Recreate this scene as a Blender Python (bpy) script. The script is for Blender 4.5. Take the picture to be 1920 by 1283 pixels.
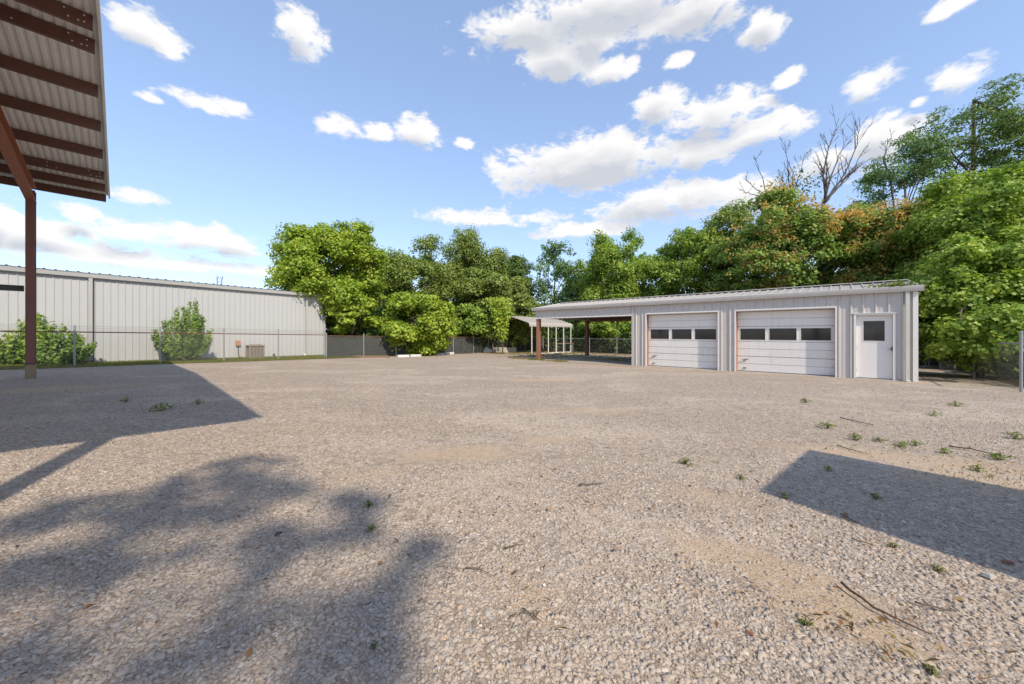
import bpy, math, random
import numpy as np
from mathutils import Matrix, Vector

for _o in list(bpy.data.objects):
    bpy.data.objects.remove(_o)
scene = bpy.context.scene
col = scene.collection
R = math.radians

# ------------------------------------------------------------------ camera
CAM_H = 1.27
F_PX = 690.0            # focal length in photograph pixels (1920 wide)
HOR = 626.0             # horizon row in the photograph
cam_d = bpy.data.cameras.new('camera')
cam_d.sensor_width = 36.0
cam_d.lens = 36.0 * F_PX / 1920.0
cam_d.shift_y = -(641.5 - HOR) / 1920.0
cam_d.clip_start = 0.05
cam_d.clip_end = 3000
cam = bpy.data.objects.new('camera', cam_d)
cam.location = (0, 0, CAM_H)
cam.rotation_euler = (R(90), 0, 0)
col.objects.link(cam)
scene.camera = cam

# ------------------------------------------------------------------ light
SUN_EL = 43.0
SUN_AZ = (0.507, -0.862)          # horizontal direction towards the sun
EXPOSURE = 1.08
sun_d = bpy.data.lights.new('sun', 'SUN')
sun_d.energy = 2.1
sun_d.angle = R(0.6)
sun_d.color = (1.0, 0.90, 0.75)
sun = bpy.data.objects.new('sun', sun_d)
_l = Vector((-SUN_AZ[0] * math.cos(R(SUN_EL)), -SUN_AZ[1] * math.cos(R(SUN_EL)), -math.sin(R(SUN_EL))))
sun.rotation_euler = _l.to_track_quat('-Z', 'Y').to_euler()
sun.location = (20, -34, 40)
col.objects.link(sun)

world = bpy.data.worlds.new('World')
scene.world = world
world.use_nodes = True
wn, wl = world.node_tree.nodes, world.node_tree.links
wn.clear()


def pdir(px, py):
    v = Vector(((px - 960) / F_PX, 1.0, (HOR - py) / F_PX))
    return v.normalized()


# clouds as puffs on the sky: photo pixel of the centre and half sizes
PUFFS = [
    (1130, 12, 250, 62), (985, 52, 130, 40), (1300, 22, 140, 46), (1432, 52, 38, 38), (1050, 112, 85, 38), (1140, 132, 62, 28), (1115, 70, 60, 50),
    (1330, 222, 120, 46), (1232, 200, 58, 42), (1430, 246, 100, 34),
    (1150, 300, 215, 52), (1070, 318, 150, 48), (1310, 290, 90, 34),
    (1260, 376, 160, 40), (1400, 365, 70, 34),
    (915, 410, 140, 18), (1095, 430, 100, 15),
    (270, 55, 66, 36), (310, 85, 40, 28), (560, 62, 50, 48),
    (370, 192, 66, 17), (440, 203, 34, 16), (280, 184, 30, 12),
    (620, 238, 50, 24), (785, 247, 42, 26), (712, 247, 26, 16),
    (158, 402, 38, 18), (0, 415, 44, 38), (255, 366, 60, 16),
    (90, 428, 120, 20), (245, 434, 90, 22), (400, 450, 125, 24), (180, 474, 230, 22), (330, 497, 180, 15),
    (1628, 162, 54, 34), (1785, 146, 62, 34), (1474, 152, 30, 18), (1268, 114, 28, 16), (1790, 8, 70, 20), (1640, 262, 80, 50), (1550, 300, 70, 40),
    (1724, 190, 22, 12), (870, 268, 18, 10),
]
puff_data = []
for (px, py, rx, ry) in PUFFS:
    c = pdir(px, py)
    a1 = (pdir(px + rx, py) - pdir(px - rx, py)).length / 2
    a2 = (pdir(px, py + ry) - pdir(px, py - ry)).length / 2
    puff_data.append((c, a1 * 1.15, a2 * 1.2))
_rs = random.Random(5)
while len(puff_data) < len(PUFFS) + 18:          # the sky goes on the same way out of the frame
    az = _rs.uniform(0, 2 * math.pi)
    el = R(_rs.choice([8, 14, 24, 34, 48, 62]) + _rs.uniform(-4, 4))
    v = Vector((math.sin(az) * math.cos(el), math.cos(az) * math.cos(el), math.sin(el)))
    if v.y > 0 and abs(v.x / v.y) < 1.6 and v.z / v.y < 1.05:
        continue
    w = _rs.uniform(0.08, 0.22)
    puff_data.append((v, w, w * _rs.uniform(0.25, 0.5)))

grp = bpy.data.node_groups.new('cloud_field', 'ShaderNodeTree')
grp.interface.new_socket('Vector', in_out='INPUT', socket_type='NodeSocketVector')
grp.interface.new_socket('Field', in_out='OUTPUT', socket_type='NodeSocketFloat')
gi = grp.nodes.new('NodeGroupInput')
go = grp.nodes.new('NodeGroupOutput')
prev = None
for (c, a1, a2) in puff_data:
    m = grp.nodes.new('ShaderNodeMapping')
    m.vector_type = 'TEXTURE'
    e1 = c.cross(Vector((0, 0, 1))).normalized()
    e2 = e1.cross(c).normalized()
    rot = Matrix((e1, e2, -c)).transposed()
    m.inputs['Location'].default_value = c
    m.inputs['Rotation'].default_value = rot.to_euler('XYZ')
    m.inputs['Scale'].default_value = (a1, a2, 0.5)
    grp.links.new(gi.outputs[0], m.inputs['Vector'])
    ln = grp.nodes.new('ShaderNodeVectorMath')
    ln.operation = 'LENGTH'
    grp.links.new(m.outputs[0], ln.inputs[0])
    if prev is None:
        prev = ln.outputs['Value']
    else:
        mn = grp.nodes.new('ShaderNodeMath')
        mn.operation = 'SMOOTH_MIN'
        mn.inputs[2].default_value = 0.12
        grp.links.new(prev, mn.inputs[0])
        grp.links.new(ln.outputs['Value'], mn.inputs[1])
        prev = mn.outputs[0]
sb = grp.nodes.new('ShaderNodeMath')
sb.operation = 'SUBTRACT'
sb.inputs[0].default_value = 1.0
grp.links.new(prev, sb.inputs[1])
grp.links.new(sb.outputs[0], go.inputs[0])


def wnode(t, **kw):
    n = wn.new(t)
    for k, v in kw.items():
        setattr(n, k, v)
    return n


def wmath(op, a, b=None, c=None, clamp=False):
    n = wn.new('ShaderNodeMath')
    n.operation = op
    n.use_clamp = clamp
    for i, v in enumerate((a, b, c)):
        if v is None:
            continue
        if isinstance(v, (int, float)):
            n.inputs[i].default_value = v
        else:
            wl.new(v, n.inputs[i])
    return n.outputs[0]


sky = wnode('ShaderNodeTexSky', sky_type='NISHITA', sun_disc=False)
sky.sun_elevation = R(SUN_EL)
sky.sun_rotation = math.atan2(SUN_AZ[0], SUN_AZ[1])
sky.altitude = 200
sky.air_density = 1.0
sky.dust_density = 0.25
sky.ozone_density = 6.0
bg_sky = wnode('ShaderNodeBackground')
bg_sky.inputs[1].default_value = 0.15
sky_g = wnode('ShaderNodeGamma')          # tone curve on the sky: flatter and paler, with more fill
sky_g.inputs[1].default_value = 0.60
wl.new(sky.outputs[0], sky_g.inputs[0])
sky_t = wnode('ShaderNodeMix', data_type='RGBA', blend_type='MULTIPLY')
sky_t.inputs[0].default_value = 1.0
sky_t.inputs[7].default_value = (1.30, 1.30, 1.41, 1)
wl.new(sky_g.outputs[0], sky_t.inputs[6])
wl.new(sky_t.outputs[2], bg_sky.inputs[0])
tc = wnode('ShaderNodeTexCoord')
g1 = wnode('ShaderNodeGroup')
g1.node_tree = grp
g2 = wnode('ShaderNodeGroup')
g2.node_tree = grp
up = wnode('ShaderNodeVectorMath', operation='ADD')
up.inputs[1].default_value = (0.012, 0, 0.034)
wl.new(tc.outputs['Generated'], up.inputs[0])
wl.new(tc.outputs['Generated'], g1.inputs[0])
wl.new(up.outputs[0], g2.inputs[0])


def wnoise(scale, detail, rough, vec, dist=0.0):
    n = wnode('ShaderNodeTexNoise')
    n.inputs['Scale'].default_value = scale
    n.inputs['Detail'].default_value = detail
    n.inputs['Roughness'].default_value = rough
    n.inputs['Distortion'].default_value = dist
    wl.new(vec, n.inputs['Vector'])
    return n.outputs['Fac']


stretch = wnode('ShaderNodeMapping')
stretch.inputs['Scale'].default_value = (1, 1, 1.9)
wl.new(tc.outputs['Generated'], stretch.inputs['Vector'])
nz = wnoise(9.0, 10.0, 0.60, stretch.outputs[0], 0.35)
nz2 = wnoise(30.0, 9.0, 0.65, stretch.outputs[0], 0.4)
fld = wmath('ADD', g1.outputs[0], wmath('MULTIPLY', wmath('SUBTRACT', nz, 0.5), 2.2))
fld = wmath('ADD', fld, wmath('MULTIPLY', wmath('SUBTRACT', nz2, 0.5), 1.5))
dens = wmath('MULTIPLY', wmath('SUBTRACT', fld, 0.02), 1.9, clamp=True)
ss = wnode('ShaderNodeMapRange', interpolation_type='SMOOTHSTEP')
wl.new(dens, ss.inputs['Value'])
shade_f = wmath('ADD', g2.outputs[0], wmath('MULTIPLY', wmath('SUBTRACT', nz, 0.5), 1.3))
shade = wmath('MULTIPLY', wmath('SUBTRACT', shade_f, 0.22), 1.7, clamp=True)
ccol = wnode('ShaderNodeMix', data_type='RGBA')
wl.new(shade, ccol.inputs[0])
ccol.inputs[6].default_value = (1.0, 0.985, 0.97, 1)
ccol.inputs[7].default_value = (0.62, 0.645, 0.70, 1)
bg_cl = wnode('ShaderNodeBackground')
wl.new(ccol.outputs[2], bg_cl.inputs[0])
bg_cl.inputs[1].default_value = 0.49
wmix = wnode('ShaderNodeMixShader')
wl.new(wmath('MULTIPLY', ss.outputs[0], 0.96), wmix.inputs[0])
wl.new(bg_sky.outputs[0], wmix.inputs[1])
wl.new(bg_cl.outputs[0], wmix.inputs[2])
wout = wnode('ShaderNodeOutputWorld')
wl.new(wmix.outputs[0], wout.inputs[0])
world.cycles.sampling_method = 'MANUAL'
world.cycles.sample_map_resolution = 512

vs = scene.view_settings
scene.display_settings.display_device = 'sRGB'
vs.view_transform = 'Standard'
vs.look = 'None'
vs.gamma = 1.0
vs.exposure = EXPOSURE
vs.use_curve_mapping = False
scene.render.engine = 'CYCLES'
scene.cycles.max_bounces = 5
scene.cycles.diffuse_bounces = 3
scene.cycles.transparent_max_bounces = 8
scene.cycles.use_denoising = True
scene.cycles.caustics_reflective = False
scene.cycles.caustics_refractive = False

# ------------------------------------------------------------------ helpers
ND = Vector((0.665, 0.747, 0)).normalized()     # yard axis, away from camera to the right
DD = Vector((-0.747, 0.665, 0)).normalized()    # yard axis, away from camera to the left
SLOPE = 0.015
rng = np.random.default_rng(11)


def nd(n, d):
    p = ND * n + DD * d
    return p.x, p.y


def gz(x, y):
    t = ND.x * x + ND.y * y
    return -SLOPE * max(-60.0, min(60.0, t))


def gzv(x, y):
    return -SLOPE * np.clip(ND.x * x + ND.y * y, -60, 60)


def ground_px(px, py):
    """photo pixel of a point on the ground -> x, y"""
    u = (px - 960) / F_PX
    z = CAM_H / ((py - HOR) / F_PX - SLOPE * (ND.x * u + ND.y))
    return u * z, z


def mesh_obj(name, verts, faces, mat, parent=None, smooth=False):
    me = bpy.data.meshes.new(name)
    me.from_pydata([tuple(v) for v in verts], [], faces)
    if smooth:
        me.polygons.foreach_set('use_smooth', [True] * len(me.polygons))
    me.materials.append(mat)
    me.update()
    o = bpy.data.objects.new(name, me)
    col.objects.link(o)
    if parent:
        o.parent = parent
    return o


class MB:
    def __init__(s):
        s.v, s.f = [], []

    def add(s, verts, faces):
        n = len(s.v)
        s.v += [tuple(v) for v in verts]
        s.f += [tuple(i + n for i in f) for f in faces]
        return s

    def box(s, x0, x1, y0, y1, z0, z1):
        v = [(x0, y0, z0), (x1, y0, z0), (x1, y1, z0), (x0, y1, z0), (x0, y0, z1), (x1, y0, z1), (x1, y1, z1), (x0, y1, z1)]
        return s.add(v, [(0, 3, 2, 1), (4, 5, 6, 7), (0, 1, 5, 4), (1, 2, 6, 5), (2, 3, 7, 6), (3, 0, 4, 7)])

    def tube(s, pts, rad, n=6, cap=True):
        pts = [Vector(p) for p in pts]
        if not hasattr(rad, '__len__'):
            rad = [rad] * len(pts)
        vs_, fs = [], []
        ref = None
        for i, p in enumerate(pts):
            t = (pts[min(i + 1, len(pts) - 1)] - pts[max(i - 1, 0)])
            t = t.normalized() if t.length > 1e-9 else Vector((0, 0, 1))
            if ref is None:
                ref = Vector((1, 0, 0)) if abs(t.x) < 0.8 else Vector((0, 1, 0))
            a = (ref - t * ref.dot(t)).normalized()
            ref = a
            b = t.cross(a)
            for k in range(n):
                an = 2 * math.pi * k / n
                vs_.append(p + (a * math.cos(an) + b * math.sin(an)) * rad[i])
        for i in range(len(pts) - 1):
            for k in range(n):
                k2 = (k + 1) % n
                fs.append((i * n + k, i * n + k2, (i + 1) * n + k2, (i + 1) * n + k))
        if cap:
            fs.append(tuple(range(n - 1, -1, -1)))
            fs.append(tuple((len(pts) - 1) * n + k for k in range(n)))
        return s.add(vs_, fs)

    def extrude(s, prof, a, b, close=True):
        """profile points (3D) swept from offset a to offset b"""
        n = len(prof)
        a, b = Vector(a), Vector(b)
        v = [Vector(p) + a for p in prof] + [Vector(p) + b for p in prof]
        f = [(i, (i + 1) % n, n + (i + 1) % n, n + i) for i in range(n if close else n - 1)]
        if close:
            f += [tuple(range(n - 1, -1, -1)), tuple(range(n, 2 * n))]
        return s.add(v, f)

    def build(s, name, mat, parent=None, smooth=False, bevel=0.0):
        o = mesh_obj(name, s.v, s.f, mat, parent, smooth)
        if bevel:
            m = o.modifiers.new('bevel', 'BEVEL')
            m.width = bevel
            m.segments = 2
            m.limit_method = 'ANGLE'
        return o


def tag(o, label=None, cat=None, group=None, kind=None):
    if label:
        o['label'] = label
    if cat:
        o['category'] = cat
    if group:
        o['group'] = group
    if kind:
        o['kind'] = kind
    return o


def empty(name, loc, rz=0.0, label=None, cat=None, group=None):
    o = bpy.data.objects.new(name, None)
    o.empty_display_size = 0.3
    o.location = loc
    o.rotation_euler = (0, 0, rz)
    col.objects.link(o)
    return tag(o, label, cat, group)


def shared(name, me, parent, loc=(0, 0, 0), rot=(0, 0, 0), scale=(1, 1, 1)):
    o = bpy.data.objects.new(name, me)
    col.objects.link(o)
    o.parent = parent
    o.location = loc
    o.rotation_euler = rot
    o.scale = scale
    return o


# ------------------------------------------------------------------ materials
class NT:
    def __init__(s, name):
        s.m = bpy.data.materials.new(name)
        s.m.use_nodes = True
        s.n, s.l = s.m.node_tree.nodes, s.m.node_tree.links
        s.n.clear()
        s.out = s.n.new('ShaderNodeOutputMaterial')
        s.co = s.n.new('ShaderNodeTexCoord')

    def node(s, t, **kw):
        n = s.n.new(t)
        for k, v in kw.items():
            setattr(n, k, v)
        return n

    def put(s, sock, v):
        if v is None:
            return
        if hasattr(v, 'is_output'):
            s.l.new(v, sock)
        elif isinstance(v, (tuple, list)) and sock.type == 'RGBA' and len(v) == 3:
            sock.default_value = (*v, 1)
        else:
            sock.default_value = v

    def math(s, op, a, b=None, clamp=False):
        n = s.node('ShaderNodeMath', operation=op, use_clamp=clamp)
        s.put(n.inputs[0], a)
        s.put(n.inputs[1], b)
        return n.outputs[0]

    def mix(s, f, a, b, blend='MIX'):
        n = s.node('ShaderNodeMix', data_type='RGBA', blend_type=blend)
        s.put(n.inputs[0], f)
        s.put(n.inputs[6], a)
        s.put(n.inputs[7], b)
        return n.outputs[2]

    def noise(s, scale, detail=4, rough=0.55, vec=None, dist=0):
        n = s.node('ShaderNodeTexNoise')
        n.inputs['Scale'].default_value = scale
        n.inputs['Detail'].default_value = detail
        n.inputs['Roughness'].default_value = rough
        n.inputs['Distortion'].default_value = dist
        s.l.new(vec if vec is not None else s.co.outputs['Object'], n.inputs['Vector'])
        return n.outputs['Fac']

    def mapping(s, scale=(1, 1, 1), loc=(0, 0, 0), rot=(0, 0, 0), kind='POINT', src='Object'):
        n = s.node('ShaderNodeMapping', vector_type=kind)
        n.inputs['Scale'].default_value = scale
        n.inputs['Location'].default_value = loc
        n.inputs['Rotation'].default_value = rot
        s.l.new(s.co.outputs[src], n.inputs['Vector'])
        return n.outputs[0]

    def ramp(s, f, a, b, smooth=True):
        n = s.node('ShaderNodeMapRange', interpolation_type='SMOOTHSTEP' if smooth else 'LINEAR')
        s.put(n.inputs['Value'], f)
        n.inputs['From Min'].default_value = a
        n.inputs['From Max'].default_value = b
        return n.outputs[0]

    def bump(s, h, strength=0.3, dist=0.01, normal=None):
        n = s.node('ShaderNodeBump')
        n.inputs['Strength'].default_value = strength
        n.inputs['Distance'].default_value = dist
        s.put(n.inputs['Height'], h)
        if normal is not None:
            s.l.new(normal, n.inputs['Normal'])
        return n.outputs[0]

    def bsdf(s, color, rough=0.6, metal=0.0, spec=0.4, normal=None):
        b = s.node('ShaderNodeBsdfPrincipled')
        s.put(b.inputs['Base Color'], color)
        s.put(b.inputs['Roughness'], rough)
        s.put(b.inputs['Metallic'], metal)
        s.put(b.inputs['Specular IOR Level'], spec)
        if normal is not None:
            s.l.new(normal, b.inputs['Normal'])
        return b.outputs[0]

    def done(s, shader):
        s.l.new(shader, s.out.inputs[0])
        return s.m


def paint_mat(name, c1, c2, rough=0.5, scale=1.5, streak=0.25, dirt=(0.25, 0.22, 0.17), metal=0.0, spec=0.35, bump=0.05):
    t = NT(name)
    big = t.noise(scale, 5, 0.6)
    c = t.mix(big, c1, c2)
    stv = t.mapping((9, 9, 0.5))
    st = t.ramp(t.noise(1.4, 6, 0.65, stv), 0.52, 0.78)
    c = t.mix(t.math('MULTIPLY', st, streak), c, dirt)
    sp = t.ramp(t.noise(38, 3, 0.6), 0.62, 0.8)
    c = t.mix(t.math('MULTIPLY', sp, streak * 0.6), c, dirt)
    nb = t.bump(t.noise(6, 4), bump, 0.02)
    return t.done(t.bsdf(c, t.math('ADD', t.math('MULTIPLY', big, 0.2), rough - 0.1), metal, spec, nb))


M = {}
M['siding'] = paint_mat('shed_siding', (0.52, 0.485, 0.445), (0.59, 0.555, 0.51), 0.5, 1.2, 0.4)
M['white'] = paint_mat('white_paint', (0.76, 0.73, 0.68), (0.82, 0.79, 0.74), 0.45, 2, 0.12)
M['door'] = paint_mat('door_paint', (0.77, 0.73, 0.675), (0.83, 0.79, 0.735), 0.5, 1.5, 0.28)
M['gutter'] = paint_mat('gutter_paint', (0.56, 0.53, 0.48), (0.64, 0.61, 0.56), 0.5, 2.2, 0.25)
M['mossy'] = paint_mat('mossy_paint', (0.55, 0.54, 0.46), (0.70, 0.69, 0.60), 0.6, 3.5, 0.75, (0.18, 0.17, 0.07))
M['roof'] = paint_mat('shed_roof_metal', (0.34, 0.31, 0.28), (0.46, 0.425, 0.39), 0.5, 0.9, 0.4, (0.2, 0.17, 0.15))
M['wallL'] = paint_mat('warehouse_siding', (0.455, 0.45, 0.435), (0.505, 0.50, 0.485), 0.5, 0.5, 0.12)
M['trimL'] = paint_mat('warehouse_trim', (0.40, 0.39, 0.37), (0.45, 0.44, 0.42), 0.5, 0.7, 0.15)
M['galv'] = paint_mat('galvanised_sheet', (0.78, 0.765, 0.735), (0.88, 0.87, 0.84), 0.45, 2.5, 0.2, (0.4, 0.37, 0.34), 0.0, 0.6)
M['post_galv'] = paint_mat('galvanised_post', (0.28, 0.28, 0.275), (0.38, 0.38, 0.37), 0.5, 5, 0.2, (0.2, 0.16, 0.12), 0.3, 0.5)
M['wire'] = paint_mat('fence_wire', (0.22, 0.215, 0.21), (0.30, 0.29, 0.28), 0.5, 5, 0.2, (0.2, 0.15, 0.1), 0.3)
M['rust_rail'] = paint_mat('rusty_rail', (0.13, 0.06, 0.04), (0.22, 0.11, 0.075), 0.8, 6, 0.4, (0.30, 0.27, 0.24))
M['primer'] = paint_mat('red_primer_steel', (0.30, 0.105, 0.06), (0.42, 0.165, 0.10), 0.6, 3, 0.3, (0.16, 0.075, 0.05))
M['column'] = paint_mat('brown_column_steel', (0.19, 0.08, 0.06), (0.25, 0.11, 0.08), 0.6, 3, 0.3, (0.09, 0.045, 0.035))
M['purlin'] = paint_mat('brown_purlin_steel', (0.12, 0.058, 0.042), (0.18, 0.088, 0.064), 0.55, 3, 0.3, (0.06, 0.035, 0.028))
M['orange_post'] = paint_mat('orange_primer', (0.33, 0.15, 0.09), (0.40, 0.20, 0.13), 0.6, 4, 0.3, (0.25, 0.1, 0.06))
M['concrete'] = paint_mat('concrete', (0.36, 0.33, 0.28), (0.48, 0.44, 0.38), 0.9, 3, 0.3, (0.2, 0.17, 0.13), 0, 0.2, 0.3)
M['pier'] = paint_mat('rust_stained_concrete', (0.22, 0.14, 0.09), (0.40, 0.30, 0.20), 0.9, 7, 0.9, (0.10, 0.055, 0.04), 0, 0.2, 0.3)
M['white_block'] = paint_mat('white_concrete', (0.58, 0.57, 0.54), (0.70, 0.69, 0.66), 0.8, 4, 0.35, (0.25, 0.23, 0.19), 0, 0.2, 0.3)
M['timber'] = paint_mat('old_timber', (0.20, 0.13, 0.085), (0.28, 0.19, 0.13), 0.9, 5, 0.4, (0.1, 0.07, 0.05), 0, 0.2, 0.4)
M['ac'] = paint_mat('tan_ac_paint', (0.24, 0.20, 0.16), (0.30, 0.25, 0.20), 0.5, 4, 0.2)
M['box_rust'] = paint_mat('rusty_orange_box', (0.42, 0.20, 0.11), (0.50, 0.26, 0.16), 0.6, 8, 0.3)
M['dark_metal'] = paint_mat('dark_metal', (0.06, 0.06, 0.06), (0.10, 0.10, 0.10), 0.5, 5, 0.1)
M['steel'] = paint_mat('bright_steel', (0.55, 0.54, 0.52), (0.65, 0.64, 0.62), 0.3, 5, 0.1, metal=0.8)
M['carport'] = paint_mat('tan_carport_sheet', (0.40, 0.365, 0.325), (0.46, 0.42, 0.38), 0.5, 1.2, 0.2)
M['bolt'] = paint_mat('bolt_zinc', (0.75, 0.74, 0.72), (0.8, 0.79, 0.78), 0.4, 5, 0.05)
M['interior'] = paint_mat('interior_liner', (0.30, 0.29, 0.27), (0.36, 0.35, 0.33), 0.8, 2, 0.2)
M['soil'] = paint_mat('brown_soil', (0.23, 0.14, 0.085), (0.36, 0.24, 0.15), 0.95, 6, 0.4, (0.15, 0.09, 0.06), 0, 0.1, 0.8)


def bark_mat(name, c1, c2):
    t = NT(name)
    v = t.mapping((6, 6, 1.2))
    n = t.noise(3, 6, 0.7, v)
    return t.done(t.bsdf(t.mix(n, c1, c2), 0.9, 0, 0.15, t.bump(n, 0.7, 0.03)))


M['bark'] = bark_mat('bark', (0.07, 0.055, 0.042), (0.19, 0.155, 0.12))
M['deadwood'] = bark_mat('dead_wood', (0.07, 0.058, 0.052), (0.17, 0.15, 0.14))
M['twig'] = bark_mat('twig_bark', (0.09, 0.06, 0.045), (0.22, 0.16, 0.12))


def glass_mat():
    t = NT('dark_window_glass')
    fr = t.node('ShaderNodeFresnel')
    fr.inputs['IOR'].default_value = 1.5
    gl = t.node('ShaderNodeBsdfGlossy')
    gl.inputs['Roughness'].default_value = 0.06
    gl.inputs['Color'].default_value = (0.8, 0.8, 0.8, 1)
    tr = t.node('ShaderNodeBsdfTransparent')
    tr.inputs['Color'].default_value = (0.35, 0.34, 0.33, 1)
    df = t.node('ShaderNodeBsdfDiffuse')
    dn = t.noise(7, 5, 0.7)
    t.put(df.inputs['Color'], t.mix(dn, (0.035, 0.032, 0.03), (0.10, 0.095, 0.09)))
    m0 = t.node('ShaderNodeMixShader')
    m0.inputs[0].default_value = 0.45
    t.l.new(tr.outputs[0], m0.inputs[1])
    t.l.new(df.outputs[0], m0.inputs[2])
    m1 = t.node('ShaderNodeMixShader')
    t.l.new(fr.outputs[0], m1.inputs[0])
    t.l.new(m0.outputs[0], m1.inputs[1])
    t.l.new(gl.outputs[0], m1.inputs[2])
    return t.done(m1.outputs[0])


M['glass'] = glass_mat()


def screen_mat():
    t = NT('privacy_mesh')
    tr = t.node('ShaderNodeBsdfTransparent')
    df = t.node('ShaderNodeBsdfDiffuse')
    n = t.noise(2.5, 5, 0.6)
    t.put(df.inputs['Color'], t.mix(n, (0.030, 0.036, 0.032), (0.062, 0.068, 0.062)))
    m0 = t.node('ShaderNodeMixShader')
    t.put(m0.inputs[0], t.ramp(n, 0.1, 0.6))
    m0.inputs[0].default_value = 0.75
    t.l.new(tr.outputs[0], m0.inputs[1])
    t.l.new(df.outputs[0], m0.inputs[2])
    m2 = t.node('ShaderNodeMixShader')
    m2.inputs[0].default_value = 0.9
    t.l.new(tr.outputs[0], m2.inputs[1])
    t.l.new(df.outputs[0], m2.inputs[2])
    return t.done(m2.outputs[0])


M['screen'] = screen_mat()


def leaf_mat(name, dark, mid, bright, transl=0.42, rough=0.45, spec=0.3):
    t = NT(name)
    at = t.node('ShaderNodeAttribute', attribute_name='tint')
    cr = t.node('ShaderNodeValToRGB')
    cr.color_ramp.elements[0].color = (*dark, 1)
    cr.color_ramp.elements[1].color = (*bright, 1)
    e = cr.color_ramp.elements.new(0.5)
    e.color = (*mid, 1)
    t.l.new(at.outputs['Fac'], cr.inputs[0])
    b = t.bsdf(cr.outputs[0], rough, 0, spec)
    tl = t.node('ShaderNodeBsdfTranslucent')
    tcol = t.mix(1.0, cr.outputs[0], (1.15, 1.2, 0.6), 'MULTIPLY')
    t.l.new(tcol, tl.inputs[0])
    mx = t.node('ShaderNodeMixShader')
    mx.inputs[0].default_value = transl
    t.l.new(b, mx.inputs[1])
    t.l.new(tl.outputs[0], mx.inputs[2])
    return t.done(mx.outputs[0])


LM = {
    'bright': leaf_mat('leaf_bright', (0.108, 0.168, 0.025), (0.338, 0.458, 0.055), (0.617, 0.628, 0.110)),
    'fresh': leaf_mat('leaf_fresh', (0.092, 0.160, 0.026), (0.291, 0.419, 0.069), (0.612, 0.641, 0.152)),
    'mid': leaf_mat('leaf_mid', (0.081, 0.138, 0.032), (0.244, 0.360, 0.081), (0.506, 0.652, 0.170)),
    'olive': leaf_mat('leaf_olive', (0.098, 0.135, 0.035), (0.274, 0.344, 0.086), (0.506, 0.579, 0.171)),
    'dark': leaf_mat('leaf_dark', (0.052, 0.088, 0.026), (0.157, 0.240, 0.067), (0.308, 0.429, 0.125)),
    'blue': leaf_mat('leaf_bluegreen', (0.064, 0.116, 0.044), (0.173, 0.277, 0.102), (0.333, 0.467, 0.189)),
    'seed': leaf_mat('seed_orange', (0.46, 0.27, 0.07), (0.62, 0.40, 0.13), (0.72, 0.54, 0.22)),
    'grass': leaf_mat('grass_blades', (0.10, 0.13, 0.025), (0.20, 0.22, 0.045), (0.34, 0.31, 0.10)),
    'dry': leaf_mat('dry_grass', (0.24, 0.17, 0.07), (0.36, 0.27, 0.13), (0.45, 0.37, 0.2)),
    'weed': leaf_mat('weed_leaf', (0.09, 0.15, 0.02), (0.17, 0.24, 0.035), (0.28, 0.33, 0.07)),
    'litter': leaf_mat('leaf_litter', (0.16, 0.08, 0.035), (0.28, 0.15, 0.07), (0.42, 0.27, 0.12), 0.1),
}

# dirt patches of the yard: photo pixel of centre, half length/width in metres, turn, strength
DIRT = [(1420, 1060, 0.55, 0.20, -40, 1.0), (1560, 1150, 0.35, 0.16, -35, 0.9), (1700, 860, 1.3, 0.35, -22, 0.8), (1880, 910, 0.9, 0.4, -25, 0.8),
        (870, 850, 0.9, 0.35, 10, 0.75), (1030, 825, 0.4, 0.2, 0, 0.8), (1020, 713, 1.4, 0.35, 5, 0.9), (1100, 770, 1.5, 0.5, 0, 0.5),
        (1000, 1120, 0.35, 0.25, 10, 0.55), (700, 890, 0.6, 0.3, 20, 0.5), (1330, 930, 0.5, 0.3, -20, 0.55), (90, 730, 2.2, 0.8, 40, 0.7),
        (560, 800, 1.2, 0.3, 35, 0.4), (1180, 690, 4.5, 0.45, -42, 0.5), (980, 664, 3.5, 0.9, 0, 1.0), (1110, 672, 3.5, 0.8, -20, 0.8)]


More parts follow.
